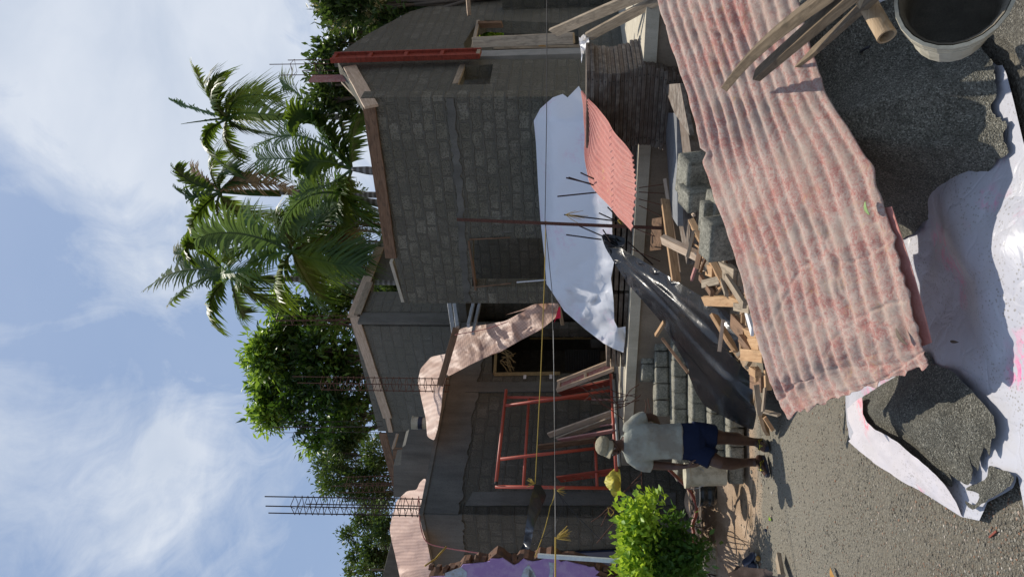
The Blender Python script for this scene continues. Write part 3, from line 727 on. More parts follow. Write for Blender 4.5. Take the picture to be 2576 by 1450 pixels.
# floor slab with its bright edge and the plinth below
m = MB()
def slabpts(off, s0, s1, back): return [S0+UD*s0+nA*off, S0+UD*s1+nA*off, S0+UD*s1+VD*back, S0+UD*s0+VD*back]
def prism(m, pts, z0, z1):
    n = len(pts); m.add([Vector((p.x, p.y, z0)) for p in pts]+[Vector((p.x, p.y, z1)) for p in pts], [tuple(range(n-1, -1, -1)), tuple(range(n, 2*n))]+[(i, (i+1) % n, n+(i+1) % n, n+i) for i in range(n)])
prism(m, slabpts(.03, -3.6, 4.75, 8), ZS-.13, ZS); m.build('floor_slab', slabm, house)
m = MB(); prism(m, slabpts(0, -3.6, 4.75, 8), -.1, ZS-.132); m.build('plinth', plinthm, house)
# metal channels on the porch roof edge
for p, q, w in ((c('H', 1550, 880), c('H', 1585, 1115), .07), (c('H', 1585, 880), c('H', 1608, 1050), .06), (c('H', 1720, 880), c('H', 1685, 1035), .05), (c('H', 1765, 880), c('H', 1718, 1090), .05)):
    a = PD(p, 12.6); b = PD(q, 11.9); o = plank('metal_channel', a, b, .07, w, alum); tag(o, None)
    tag(o, f'galvanised steel channel jutting out over the porch, {["topmost and longest", "second from the top", "third from the top", "lowest, with its open end showing"][len([x for x in bpy.data.objects if x.name.startswith("metal_channel")])-1]}', 'metal channel', 'galvanised channels over the porch')
o = plank('plank', PD(c('H', 1600, 1050), 11.7), PD(c('I', 1480, 100), 11.6), .05, .1, woodD, 'dark timber edge board holding down the orange sheet on the porch roof'); 
# ------------------------------------------------------------------ foreground: banner sheet, sand heaps, corrugated sheets
def GP(p, z=.05): q = PZ(p, z); return (q.x, q.y)
def smoothpoly(pts, k=4, amp=0.0):
    n = len(pts); out = []
    for i in range(n):
        P4 = [np.array(pts[(i+j) % n], float) for j in (-1, 0, 1, 2)]
        for a in range(k):
            f = a/k; a_, b, c_, d = P4
            q = .5*((2*b)+(-a_+c_)*f+(2*a_-5*b+4*c_-d)*f*f+(-a_+3*b-3*c_+d)*f**3)
            out.append((q[0]+random.uniform(-amp, amp), q[1]+random.uniform(-amp, amp)))
    return out
def sst(x): x = max(0, min(1, x)); return x*x*(3-2*x)
# banner lying under everything in the foreground
ban = [c('F', 1735, 1025), c('F', 1920, 922), c('F', 2100, 822), c('F', 2135, 745), (2600, 1345), (2660, 1200), (2660, 700), (2660, 560), (2600, 440), c('D', 2060, 525), c('D', 1990, 462), c('D', 1880, 370), c('D', 1790, 275), c('D', 1700, 200), c('D', 1290, -60), (2000, -60), (1990, 250), (2050, 620), (2120, 900), c('F', 915, 262), c('F', 935, 420), c('F', 1000, 520)]
banw = [GP(p, .04) for p in ban]
def zban(x, y, d):
    p = Vector((x, y, 0)); w = fbm(p, 1.6, 2)*.03+crum(p, 2.2)*.055
    return .045+max(0, w)*min(1, d/.15)+ .09*sst((x-.1)/.9)*sst((3.4-y)/.7)*0 + .10*sst(1-abs((x+.15)-(y-3.0)*.8)/.5)*sst(d/.5)
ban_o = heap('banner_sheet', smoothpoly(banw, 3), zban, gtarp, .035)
tag(ban_o, 'large white plastic banner spread under the dark sand, with pink smudges and grit', 'plastic sheet')
# the turned-over flap along its left edge
flap_out = [c('F', 1735, 1025), c('F', 1500, 880), c('F', 1300, 770), c('F', 1100, 640), c('F', 1000, 560), c('F', 930, 490)]
fl_in = [c('F', 1722, 1005), c('F', 1660, 880), c('F', 1590, 780), c('F', 1420, 620), c('F', 1290, 510), c('F', 1210, 455), c('F', 1120, 412), c('F', 1060, 360), c('F', 1030, 300), c('F', 1030, 190), c('F', 1015, 182), c('F', 915, 262), c('F', 925, 340), c('F', 965, 430), c('F', 955, 470)]
fo = flap_out+[c('F', 945, 478)]+[fl_in[i] for i in (14, 13, 12, 11, 10, 9, 8, 7, 6, 5, 4, 3, 2, 1, 0)]
def GD(p, z): return (p[0], p[1], PZ(p, z).y)
fc = [GD(p, .05) for p in flap_out]+[GD(fl_in[i], z) for i, z in ((0, .06), (1, .12), (2, .15), (3, .17), (4, .18), (6, .17), (8, .15), (9, .14), (11, .07), (13, .08))]
fl_o = sheet('banner_flap', fo, fc, flapm, 7, lambda p, X, Y: Vector((0, 0, .012*fbm(p, 5))))
tag(fl_o, None); fl_o.parent = None
# (a turned-over edge of the same sheet: a part of it)
fl_o.parent = ban_o
# sand heaps lying on it
h1 = [c('D', 1700, 180), c('D', 1760, 280), c('D', 1870, 375), c('D', 1935, 480), c('D', 1925, 560), c('D', 1945, 650), c('D', 1900, 770), c('D', 1935, 820), c('D', 2000, 880), c('D', 1985, 960), c('D', 2015, 1075), c('D', 1950, 1130), c('D', 1830, 1262), c('D', 1730, 1350), c('D', 1640, 1430), c('E', 1455, 292), c('E', 1330, 400), c('E', 1230, 450), (2160, 640), (2080, 500), (2000, 350), (1940, 0), (1960, -160), (2500, -160), (2440, -20)]
h1w = [GP(p, .1) for p in h1]
def zh1(x, y, d):
    p = Vector((x, y, 0)); big = .52*sst((y-2.75)/.75)*sst((x+.25)/.9)
    return .075+big*sst(d/.42)+(.09*sst(d/.22)+fbm(p, 2.6, 4)*.035*sst(d/.3)+fbm(p, 9, 4)*.010+fbm(p, 30, 3)*.006)
hp1 = heap('sand_heap', smoothpoly(h1w, 4, .008), zh1, sand_m, .03)
tag(hp1, 'big heap of dark crushed sand on the white banner, below the two grey planks', 'sand heap')
h2 = [c('F', 1035, 205), c('F', 1150, 110), (2290, 930), (2330, 880), c('F', 1560, -60), c('F', 1700, 10), c('F', 1830, 140), c('F', 1950, 270), c('F', 1990, 350), c('F', 1992, 450), c('F', 1965, 490), c('F', 1955, 590), c('F', 1920, 540), c('F', 1890, 600), c('F', 1870, 700), c('F', 1820, 620), c('F', 1795, 560), c('F', 1835, 700), c('F', 1800, 800), c('F', 1720, 760), c('F', 1665, 715), c('F', 1700, 800), c('F', 1610, 790), c('F', 1450, 640), c('F', 1280, 500), c('F', 1120, 410), c('F', 1050, 330)]
h2w = [GP(p, .075) for p in h2]
def zh2(x, y, d):
    p = Vector((x, y, 0)); return .092+.08*sst(d/.25)+fbm(p, 4, 4)*.016*sst(d/.2)+fbm(p, 25, 3)*.005
tag(heap('sand_patch', smoothpoly(h2w, 3, .006), zh2, sand_d, .028), 'thin black sand patch with a jagged edge on the banner beside its pink flap', 'sand patch')
h3 = [c('F', 1760, 915), c('F', 1830, 940), c('F', 1860, 860), c('F', 1760, 830), c('F', 1840, 790), c('F', 1920, 740), c('F', 1930, 660), c('F', 1990, 690), c('F', 2060, 700), c('F', 2110, 760), c('F', 2060, 820), c('F', 1960, 880), c('F', 1880, 935), c('F', 1810, 975)]
tag(heap('sand_patch', smoothpoly([GP(p, .07) for p in h3], 3, .004), lambda x, y, d: .075+.02*sst(d/.05)+fbm((x, y, 0), 20, 3)*.004, sand_d, .025), 'smaller grey sand patch at the lowest corner of the banner', 'sand patch')
# grey earth at the near right
h4 = [c('D', 1620, -150), c('D', 1650, 120), c('D', 1790, 250), c('D', 1990, 400), c('D', 2100, 560), c('D', 2200, 700), (2700, 420), (2700, -200)]
tag(heap('earth_bank', smoothpoly([GP(p, .12) for p in h4], 3, .01), lambda x, y, d: .05+.09*sst(d/.12)+fbm((x, y, 0), 6, 4)*.03+fbm((x, y, 0), 25, 3)*.008, sand_g, .03), 'bank of grey gritty earth past the torn edge of the banner, below the bucket', 'earth bank', None, 'structure')
# upper white sheet seen behind the planks
sh_up = [c('D', 585, -20), c('D', 600, 120), c('D', 690, 480), c('D', 725, 575), c('D', 800, 430), c('D', 900, 260), c('D', 1040, 120), c('D', 1150, 20), c('D', 1290, -30)]
tag(sheet('banner_sheet', sh_up, [GD(p, z) for p, z in zip(sh_up, (.62, .6, .5, .45, .42, .42, .42, .43, .45))], wtarp, 8, lambda p, X, Y: Vector((0, 0, .02*fbm(p, 6)))), 'bluish white plastic sheet rising between the pink corrugated sheet and the sand heap', 'plastic sheet')
ridge_pts = [PZ(c('D', x, y), z) for x, y, z in ((745, 640, .40), (830, 530, .43), (930, 440, .45), (1040, 350, .46), (1080, 330, .45))]
m = MB(); m.tube(ridge_pts, .007); tag(m.build('ridgeline', ropeK, smooth=True), 'thin line added for the sharp lit ridge over the shaded side of the sand heap', 'ridgeline')  # thin tube added where the sand heap shows only a sharp lit ridge

# big dusty pink corrugated sheet
FE = [(1650, -110, 1.46), (1660, 0, 1.40), (1700, 140, 1.32), (1745, 290, 1.22), (1775, 430, 1.12), (1825, 585, 1.02), (1870, 720, .93), (1905, 850, .83), (1935, 950, .76), (1955, 1000, .70), (1980, 1046, .66)]
NE = [(1995, -110, .86), (2010, 0, .82), (2050, 140, .75), (2090, 250, .68), (2180, 400, .58), (2220, 520, .52), (2250, 610, .48), (2275, 690, .45), (2300, 780, .41), (2320, 860, .37), (2338, 915, .34)]
FE3 = [PZ(p[:2], p[2]) for p in FE]; NE3 = [PZ(p[:2], p[2]) for p in NE]
def dcorr(p, n, t, w):
    q = Vector((t*3.2, w, 0)); cr = .55+.45*noise.noise(q*2.1)
    dent = fbm(q, .9, 2)*.020+fbm(q, 7, 2)*.002+crum(q, 9)*.005-.008*(1-min(1, crum(q+Vector((3, 0, 0)), 2.4)*9))*(.3+.7*sst(2*noise.noise(q*1.2)+.5))
    cr = .55+.45*min(1, crum(q, 1.6)*3.2)+.2*noise.noise(q*2.1)
    kn = 0
    ww = w+.003*fbm(q, 2.5, 2)
    e = .03*sin(60*w)*max(0, (t-.97)/.03)
    return n*(.0100*cr*(sin(2*pi*11.5*ww)+.18*sin(4*pi*11.5*ww+1))+dent+kn)+Vector((-.05*noise.noise(Vector((w*17, 0, 0)))*(1 if t > .994 else 0), 0, 0))+Vector((0, -1, -.4))*(.022*noise.noise(Vector((t*30, 2, 0)))*(1 if w > .995 or w < .005 else 0))+Vector((0, -.07, -.02))*(max(0, 1-abs(t-.37)/.012)*max(0, 1-w/.10))
big = patch('corrugated_sheet', FE3, NE3, pinkcorr, 260, 140, dcorr, thick=.002)
tag(big, 'long crumpled dusty pink corrugated roofing sheet across the foreground', 'roofing sheet')
# a second one beneath, showing along its lower left edge
f2 = [Vector(p)+Vector((0, .03, -.09)) for p in FE3[5:10]]; n2_ = [Vector(p)+Vector((0, -.016, -.035)) for p in NE3[5:10]]
u2 = patch('corrugated_sheet', f2, n2_, redcorr, 120, 90, lambda p, n, t, w: n*(.006*sin(2*pi*10*w)), thick=.002)
tag(u2, 'redder corrugated sheet underneath the long dusty one, showing only along its lower edge', 'roofing sheet')
# supports below the big sheet
def strut(p, q, w, t, mat, label, roll=0): return plank('plank', p, q, w, t, mat, label, roll=roll)

# salmon corrugated sheet on the tall stack
qa, qb, qc = PD(c('A', 684, 640), 7.75), PD(c('B', 1028, 372), 7.35), PD(c('A', 1030, 1090), 6.85)
nS = (qb-qa).cross(qc-qa).normalized()
so_ = [c('A', 676, 600), c('A', 690, 660), c('A', 760, 740), c('A', 830, 822), c('A', 930, 960), c('A', 1030, 1090), c('A', 1052, 1160), c('A', 1060, 1230), c('A', 1072, 1290), c('A', 1072, 1380), c('B', 1068, 130), c('B', 1058, 220), c('B', 1048, 290), c('B', 1030, 375), c('B', 985, 325), c('B', 900, 222), c('B', 780, 75), c('A', 735, 1290), c('A', 712, 1180), c('A', 697, 950), c('A', 684, 780)]
e1 = np.array(c('A', 1030, 1090))-np.array(c('A', 690, 660)); e1 = e1/np.linalg.norm(e1); e0 = np.array(c('A', 690, 660))
def dsal(p, X, Y):
    w = (X-e0[0])*-e1[1]+(Y-e0[1])*e1[0]
    return nS*(.016*sin(w/15.5*2*pi)+fbm(p, 1.5, 2)*.02)
sm_ = patch('corrugated_sheet', [PW(q, qa, nS) for q in (c('A', 688, 740), c('A', 700, 1000), c('A', 735, 1290), c('B', 900, 222), c('B', 1028, 372))], [PW(q, qa, nS) for q in (c('A', 684, 640), c('A', 760, 735), c('A', 830, 822), c('A', 930, 955), c('A', 1035, 1095))], redcorr, 60, 156, lambda p, n, t, w: n*(.010*sin(2*pi*13*w)+fbm(p, 2, 2)*.025)+(Vector((.06, -.04, -.03))*sin(pi*w)*sst((t-.8)/.2)), thick=.002)
tag(sm_, 'salmon red corrugated sheet sloping off the tall stack of steel plates over the white tarpaulin', 'roofing sheet')

# white tarpaulin over the pile on the floor slab
w2 = [c('A', 335, 855), c('A', 380, 770), c('A', 470, 690), c('A', 540, 665), c('A', 575, 690), c('A', 655, 608), c('A', 675, 650), c('A', 720, 700), c('A', 780, 900), c('A', 860, 1200), c('B', 890, 150), c('B', 890, 370), c('B', 905, 580), c('B', 882, 700), c('B', 900, 850), c('B', 905, 1000), c('B', 930, 1050), c('B', 985, 1040), c('B', 985, 1110), c('B', 970, 1225), c('B', 905, 1200), c('B', 830, 1160), c('B', 700, 1060), c('B', 550, 930), c('B', 460, 790), c('B', 425, 740), c('B', 412, 560), c('B', 382, 280), c('A', 365, 1300), c('A', 350, 1000)]
def DS(p, off): return PW(p, S0+VD*off, nA).y
ct = []
for p, off in ((c('A', 335, 855), .60), (c('A', 500, 700), .95), (c('A', 660, 610), .9), (c('A', 440, 800), .45), (c('A', 440, 1200), .45), (c('A', 700, 900), .12), (c('A', 345, 1100), .62), (c('A', 370, 1400), .62), (c('B', 470, 100), .45), (c('B', 390, 300), .62), (c('B', 880, 300), .12), (c('B', 480, 500), .45), (c('B', 650, 500), .22), (c('B', 890, 560), .12), (c('B', 430, 740), .62), (c('B', 600, 800), .4), (c('B', 890, 850), .15), (c('B', 550, 930), .6), (c('B', 700, 1060), .45), (c('B', 900, 1190), .2), (c('B', 980, 1100), .02), (c('B', 750, 950), .2), (c('A', 650, 1200), .2)):
    ct.append((p[0], p[1], DS(p, off)))
def dw2(p, X, Y):
    q = Vector((p.x, p.y*.5, p.z)); k = .12+.88*sst((Y-520)/260)
    return nA*(fbm(q, 1.1, 2)*.02)
def dtarp(X, Y):      # an upright front face, a sharp top fold, a turned end at the right
    ridge_x = 1394+.012*(Y-300)
    off = .09+max(0, 1545-X)/150*.56
    if X < ridge_x: off += (ridge_x-X)/45*.22
    if Y < 306: off += (306-Y)*.0075
    if Y > 740: off += (Y-740)*.0012*max(0, 1560-X)/150
    return DS((X, Y), off)
def ftarp(X, Y):
    k = sst((Y-590)/230)
    return random.uniform(-1, 1)*(.005+.05*k)+.018*abs((Y/46+X*.010) % 2-1)+.03*k*abs(((X*.6+Y)/38) % 2-1)
tag(sheet('tarpaulin', w2, dtarp, wtarp, 14, None, sub=0, facet=ftarp), 'bright white plastic tarpaulin draped over the pile on the floor slab before the block wall', 'tarpaulin')
# shuttering plates under it
g = 'shuttering plates under the white tarpaulin'
k = 0
for i, (s0, ln, z0) in enumerate([(-1.9, 2.9, ZS+.03+.07*j) for j in range(5)]+[(1.05, 1.3, ZS+.03+.07*j) for j in range(4)]):
    cc = S0+UD*(s0+ln/2)+VD*(.50)
    m = MB(); m.box(Vector((0, 0, 0)), (ln, .56, .05)); o = m.build('shuttering_plate', steelp, bevel=.004); o.location = (cc.x, cc.y, z0); o.rotation_euler = (0, 0, math.atan2(UD.y, UD.x)+random.uniform(-.01, .01))
    side = 'right' if i < 5 else 'left'; nn = i if i < 5 else i-5
    tag(o, f'dark plate under the white tarpaulin, {ordn(nn)} from bottom of the {side} pile', 'steel plate', g)
for j in range(8):
    cc = S0+UD*(.3)+VD*1.18; m = MB(); m.box(Vector((0, 0, 0)), (2.4-.1*j, .5-.02*j, .05)); o = m.build('shuttering_plate', steelp); o.location = (cc.x-.2, cc.y+.05, ZS+.45+.056*j); o.rotation_euler = (0, 0, math.atan2(UD.y, UD.x))
    tag(o, f'steel plate hidden in the tarpaulin pile, {ordn(j)} of its upper layers', 'steel plate', g)

# pair of old planks, pointed stick, bamboo, bucket at the upper right
tag(plank('plank', PD((2100, -25), 2.45), PZ(c('D', 52, 632), 1.12), .056, .04, woodB, roll=.6, bow=.03, point=.10), 'longer weathered plank with a split rotten tip, lying across the pink corrugated sheet', 'plank')
tag(plank('plank', PD((2152, -25), 2.4), PZ(c('D', 290, 530), 1.02), .058, .04, woodB, roll=.25), 'shorter weathered plank with a square end, beside the split one', 'plank')
tag(plank('stick', PD((2222, -30), 2.4), PZ(c('D', 552, 488), .80), .045, .02, woodB, roll=.3, point=.3), 'narrow flat stick with a sharpened point hanging over the edge of the pink sheet', 'stick')
p0 = PD(c('D', 1060, 10), 2.62); p1 = PD(c('D', 1205, 258), 2.55); dd = (p1-p0).normalized()
bt = thing('bamboo_tube', 'short hollow bamboo tube pointing down at the sand heap under the stick', 'tube', p0)
x, y, z = frame_of(p0, p1); m = MB(); L = (p1-p0).length
m.rings([(p0+x*t, y, z, r, r, 2) for t, r in ((-.15, .031), (0, .031), (L*.5, .0305), (L*.9, .031), (L, .032), (L, .025), (L*.6, .024), (L*.2, .024))], True)
under(m.build('tube_wall', bamboo, smooth=False), bt)
# bucket lying with its mouth to us
bc = PD((2400, -12), 2.42); axd = Vector((-.05, -1, .45)).normalized()
ax = Vector((0, 0, 1)).cross(axd).normalized(); ay = axd.cross(ax)
bk = thing('bucket', 'cream plastic bucket caked with cement, lying on its side with its mouth open', 'bucket', bc)
R = .158; m = MB()
m.lathe([(R*.80, -.36), (R*.86, -.2), (R*.92, -.11), (R*1.0, -.10), (R*1.0, -.088), (R*.93, -.085), (R*.94, -.06), (R*1.03, -.055), (R*1.03, -.04), (R*.96, -.036), (R*.97, -.012), (R*1.06, -.010), (R*1.06, .008), (R*.99, .008)], bc, (ax, ay, axd), cap=False)
under(m.build('bucket_wall', bucketm, smooth=False), bk)
m = MB(); m.lathe([(R*.97, .008), (R*.88, -.03), (R*.86, -.12), (R*.82, -.2), (R*.76, -.34), (.001, -.342)], bc, (ax, ay, axd), cap=False)
under(m.build('bucket_inside', bucketin, smooth=True), bk)
m = MB(); m.rings([(bc-axd*.36, ax, ay, R*.8, R*.8, 2), (bc-axd*.365, ax, ay, R*.8, R*.8, 2)]); under(m.build('bucket_base', bucketm), bk)
# leaves lying about
def leaf_obj(name, p, q, w, mat, label, cat='leaf', curl=.15):
    x, y, z = frame_of(Vector(p), Vector(q)); L = (Vector(q)-Vector(p)).length; m = MB(); n = 7; vs = []
    for i in range(n+1):
        t = i/n; ww = w*sin(pi*min(1, t*.98+.02))**.7/2
        for s in (-1, 0, 1): vs.append(Vector(p)+x*(t*L)+y*(ww*s)+z*(abs(s)*ww*curl*3+.3*L*curl*sin(pi*t)+.004))
    fs = [(i*3+j, i*3+j+1, (i+1)*3+j+1, (i+1)*3+j) for i in range(n) for j in range(2)]
    m.add(vs, fs); o = m.build(name, mat, smooth=True); s_ = o.modifiers.new('s', 'SOLIDIFY'); s_.thickness = .0015
    return tag(o, label, cat)
def on_big(p, lift=.03):     # point of the big sheet seen at p
    r = ray(p); best = None
    for i in range(60):
        a = Vector(catmull(FE3, i/60)); b = Vector(catmull(NE3, i/60))
        for j in range(30):
            q = a+(b-a)*(j/29); d = (q-CAM).normalized().dot(r.normalized())
            if best is None or d > best[0]: best = (d, q)
    return best[1]+Vector((0, 0, lift))
leaf_obj('green_leaf', on_big(c('E', 1120, 128)), on_big(c('E', 1124, 240)), .032, greenleaf, 'curled pale green leaf lying on the dusty pink sheet')
leaf_obj('dry_leaf', on_big(c('E', 1345, 1055)), on_big(c('E', 1415, 1160)), .035, clod_m, 'brown dry leaf at the lower left corner of the dusty pink sheet')
leaf_obj('dry_leaf', PZ(c('D', 1340, 890), .33), PZ(c('D', 1400, 990), .28), .05, dryleaf, 'half buried brown leaf on the shaded side of the sand heap')
leaf_obj('dry_leaf', PZ(c('F', 810, 1378), .02), PZ(c('F', 850, 1475), .02), .06, dryleaf, 'orange dry leaf on the gravel at the lowest edge of the picture')
leaf_obj('dry_leaf', PZ(c('E', 1660, 1145), .1), PZ(c('E', 1720, 1152), .1), .015, clod_m, 'tiny dark leaf on the shaded part of the banner')
leaf_obj('green_leaf', PZ(c('L', 1950, 540), .02), PZ(c('L', 1980, 575), .02), .04, leafB, 'small yellow-green leaf on the gravel near the mud')
# ------------------------------------------------------------------ stacks of steel shuttering plates
def plate(cc, L, Wd, T, rz, label, group, holes=True, tilt=0.0):
    t = thing('shuttering_plate', label, 'steel plate', cc, group); t.rotation_euler = (tilt, 0, rz)
    m = MB(); m.box((0, 0, 0), (L, Wd, T)); m.box((0, 0, 0), (L+.008, Wd+.008, T*.18)); o = m.build('plate_body', steelp, t, bevel=.003)
    if holes:
        for side in (-1, 1):
            for k in (-1, 1):
                m = MB(); m.lathe([(.007, 0), (.007, .004)], (0, 0, 0), (Vector((1, 0, 0)), Vector((0, 0, 1)), Vector((0, side, 0))), 8)
                h = m.build('bolt_hole', dark, t); h.location = (k*L*.40, side*(Wd/2+.0035), 0)
    return t
rzU = math.atan2(UD.y, UD.x)
G1 = 'steel shuttering plates stacked before the side wall'
corner = PD(c('A', 1000, 500), 7.45); corner.z = 0
LU, LV, T = .86, .80, .043
n1_ = 42
for i in range(n1_):
    z = .02+T*i+T/2; j = Vector((random.uniform(-.012, .012), random.uniform(-.012, .012), 0))+UD*(.04*sin(i*.4))
    cc = corner+UD*(LU/2)+VD*(LV/2)+j+Vector((0, 0, z))
    plate(cc, LU, LV, T*.93, rzU+random.uniform(-.02, .02), f'rusty grey plate in the tall stack by the side wall, {ordn(n1_-1-i)} from top', G1)
G2 = 'steel shuttering plates in the lower middle stack'
c2 = PD(c('A', 1000, 915), 8.3); c2.z = 0
for i in range(33):
    z = .02+T*i+T/2; cc = c2+UD*.42+VD*.4+Vector((random.uniform(-.012, .012), random.uniform(-.012, .012), z))
    plate(cc, .84, .8, T*.93, rzU+random.uniform(-.02, .02), f'dark plate in the lower stack left of the tall one, {ordn(32-i)} from top', G2)
G3 = 'steel shuttering plates in the low stack under the concrete blocks'
c3 = PD(c('J', 960, 560), 6.7); c3.z = 0
for i in range(20):
    z = .02+T*i+T/2; cc = c3+UD*.30+VD*.45+Vector((random.uniform(-.01, .01), random.uniform(-.01, .01), z))
    plate(cc, .72, .8, T*.93, rzU+random.uniform(-.03, .03), f'brown plate in the low stack under the loose blocks, {ordn(19-i)} from top', G3)
# large plates lying tilted on the low stack
def quad_plate(name, pts, thick, mat, label, cat='steel plate', group=None):
    a, b, c_, d = [Vector(p) for p in pts]; n = (b-a).cross(d-a).normalized()
    if n.z < 0: n = -n
    m = MB(); m.add([a, b, c_, d, a-n*thick, b-n*thick, c_-n*thick, d-n*thick], [(0, 1, 2, 3), (7, 6, 5, 4), (0, 4, 5, 1), (1, 5, 6, 2), (2, 6, 7, 3), (3, 7, 4, 0)])
    b_ = bmesh.new(); b_.from_mesh  # noqa
    o = m.build(name, mat); me = o.data; bb = bmesh.new(); bb.from_mesh(me); bmesh.ops.recalc_face_normals(bb, faces=bb.faces); bb.to_mesh(me); bb.free()
    return tag(o, label, cat, group)
GT = 'large tilted shuttering plates'
quad_plate('shuttering_plate', [PD(c('J', 775, -420), 8.2), PD(c('J', 905, -420), 6.9), PD(c('J', 915, 745), 6.3), PD(c('J', 850, 640), 7.2)], .045, steelsheet, 'wide grey steel plate lying tilted, its smooth face up, beside the loose blocks', group=GT)
quad_plate('shuttering_plate', [PD(c('A', 1255, 600), 7.6), PD(c('A', 1370, 590), 6.6), PD(c('A', 1440, 960), 6.2), PD(c('A', 1330, 800), 6.9)], .04, steelp, 'brown framed plate leaning on the edge beside the tall stack, nearest the pink sheet', group=GT)
quad_plate('shuttering_plate', [PD(c('A', 1310, 720), 7.4), PD(c('A', 1400, 740), 6.6), PD(c('A', 1450, 1080), 6.15), PD(c('A', 1385, 1080), 6.7)], .10, steelp, 'pair of bolted steel plates end-on between the leaning plate and the loose blocks', group=GT)

# ------------------------------------------------------------------ loose concrete blocks
def block_mesh(seed, L=.40, H=.19, D=.2):
    b = bmesh.new(); bmesh.ops.create_cube(b, size=1); bmesh.ops.subdivide_edges(b, edges=b.edges, cuts=5, use_grid_fill=True)
    for v in b.verts:
        p = v.co; r = [abs(q) for q in p]
        k = sorted(r)[1]; rd = 1-.022*max(0, (k-.40)/.1)
        v.co = Vector((p.x*L, p.y*D, p.z*H))*rd
        v.co += Vector((noise.noise(v.co*14+Vector((seed, 0, 0))), noise.noise(v.co*14+Vector((0, seed, 3))), noise.noise(v.co*14+Vector((5, 0, seed)))))*.005
    me = bpy.data.meshes.new('concrete_block'); b.to_mesh(me); b.free(); me.materials.append(loose)
    me.polygons.foreach_set('use_smooth', [True]*len(me.polygons))
    return me
BM = [block_mesh(i*3.7) for i in range(6)]
def block(p, rz, label, group, sc=(1, 1, 1), rx=0.0):
    o = bpy.data.objects.new('concrete_block', random.choice(BM)); COL.objects.link(o)
    o.location = p; o.rotation_euler = (rx, random.uniform(-.02, .02), rz+random.uniform(-.03, .03)); o.scale = sc
    return tag(o, label, 'concrete block', group)
GB = 'concrete blocks piled in steps up to the floor slab'
# stepped pile; each row: right end and left end seen in the picture, z of the top
rows = [((1832, 960), (1832, 1242), .205), ((1784, 930), (1788, 1206), .36), ((1738, 880), (1740, 1160), .525), ((1692, 850), (1694, 1135), .70), ((1646, 830), (1650, 1075), .895), ((1611, 822), (1614, 985), 1.06)]
for ri, (a, b, zt_) in enumerate(rows):
    A_ = PZ(a, zt_); B_ = PZ(b, zt_); B_ = A_+(B_-A_); n = max(2, round((B_-A_).length/.205)); dx = (B_-A_)/n; rz = math.atan2(dx.y, dx.x)+pi/2
    for k in range(n):
        cc = A_+dx*(k+.5)+VD*.20; zz_ = zt_-.085
        block(Vector((cc.x, cc.y, zz_)), rz, f'stepped pile block, {ordn(n-1-k)} from the left in the {ordn(ri)} row up', GB, (1, 1.02, .88))
        lv = 0
        while zz_-.17 > .05 and ri > 0 and lv < 3 and (k in (0, n-1) or lv < 1):
            zz_ -= .172; lv += 1
            block(Vector((cc.x, cc.y+.02, zz_)), rz, f'block {["", "directly", "two places", "three places"][lv]} below the {ordn(n-1-k)} from left, {ordn(ri)} row of stepped pile', GB, (1, 1.02, .88))
GL = 'loose blocks beside the low plate stack'
def blk_at(p, d, rz, label, sc=(1, 1, 1)):
    q = PD(p, d); block(q, rz, label, GL, (sc[0]*.68, sc[1]*.86, sc[2]*.84), -.28)
blk_at(c('J', 1085, 225), 5.75, rzU+.1, 'pale lit concrete block sitting highest beside the torn edge of the pink sheet', (1.15, 1.2, 1.3))
blk_at(c('J', 1100, 440), 5.7, rzU+.1, 'concrete block just left of the highest loose block, its top half lit', (.6, 1.2, 1.25))
blk_at(c('J', 1290, 640), 5.25, rzU+.25, 'concrete block standing on edge in the middle of the loose blocks, nearest the scrap wood', (.8, .5, 1.2))
blk_at(c('J', 1330, 870), 5.1, rzU+.2, 'concrete block end-on under the edge of the pink sheet, leftmost of the loose ones', (1.0, 1.0, 1.2))
blk_at(c('J', 1370, 560), 5.25, rzU+.2, 'concrete block half hidden under the edge of the pink sheet', (.9, 1.0, 1.1))
blk_at((1712, 1175), 9.35, rzU+.1, 'single concrete block behind the cream bucket and the man', (1, 1.1, 1))

# ------------------------------------------------------------------ scrap timber
GW = 'scrap timber heaped beside the pink sheet'
def sp(k, a, b, da, db, w, t, mat, label, roll=0.0, point=0.0):
    o = plank('timber_offcut', PD(c(k, *a), da), PD(c(k, *b), db), w, t, mat, roll=roll, point=point); return tag(o, label, 'timber offcut', GW)
sp('J', (785, 470), (900, 1310), 7.1, 6.7, .085, .025, woodN, 'long clean board lying upright behind the tilted grey plate', 1.2)
sp('J', (785, 260), (930, 1220), 7.3, 6.9, .02, .035, woodP, 'thin pale lath running alongside the tilted grey plate', .5)
sp('J', (765, 880), (1240, 1110), 6.5, 6.1, .085, .05, woodP, 'speckled pale beam slanting across the plate stack', .3)
sp('J', (1060, 700), (1440, 1430), 6.3, 5.7, .075, .05, woodN, 'orange-brown beam crossing over the speckled one', .3)
sp('J', (1280, 1090), (1500, 1230), 6.2, 5.9, .05, .06, woodD, 'dark stick continuing from under the crossing beams')
sp('J', (1165, 1175), (1330, 1165), 6.2, 5.9, .06, .05, woodP, 'short pale block of wood under the crossing beams')
sp('J', (1240, 1190), (1310, 1215), 6.05, 5.9, .09, .07, woodN, 'stubby orange offcut beside the crossing beams')
sp('J', (1180, 1345), (1360, 1300), 6.0, 5.8, .065, .04, woodO, 'grey short lath lying across the scrap heap')
sp('J', (1150, 1270), (1270, 1440), 6.1, 5.85, .05, .03, woodD, 'reddish brown strip sticking out of the scrap heap')
sp('J', (1430, 1190), (1560, 1300), 5.9, 5.6, .1, .04, woodO, 'wide grey offcut near the edge of the pink sheet')
sp('J', (1350, 1230), (1420, 1450), 5.85, 5.6, .03, .03, woodO, 'narrow grey stick leaning down through the scrap')
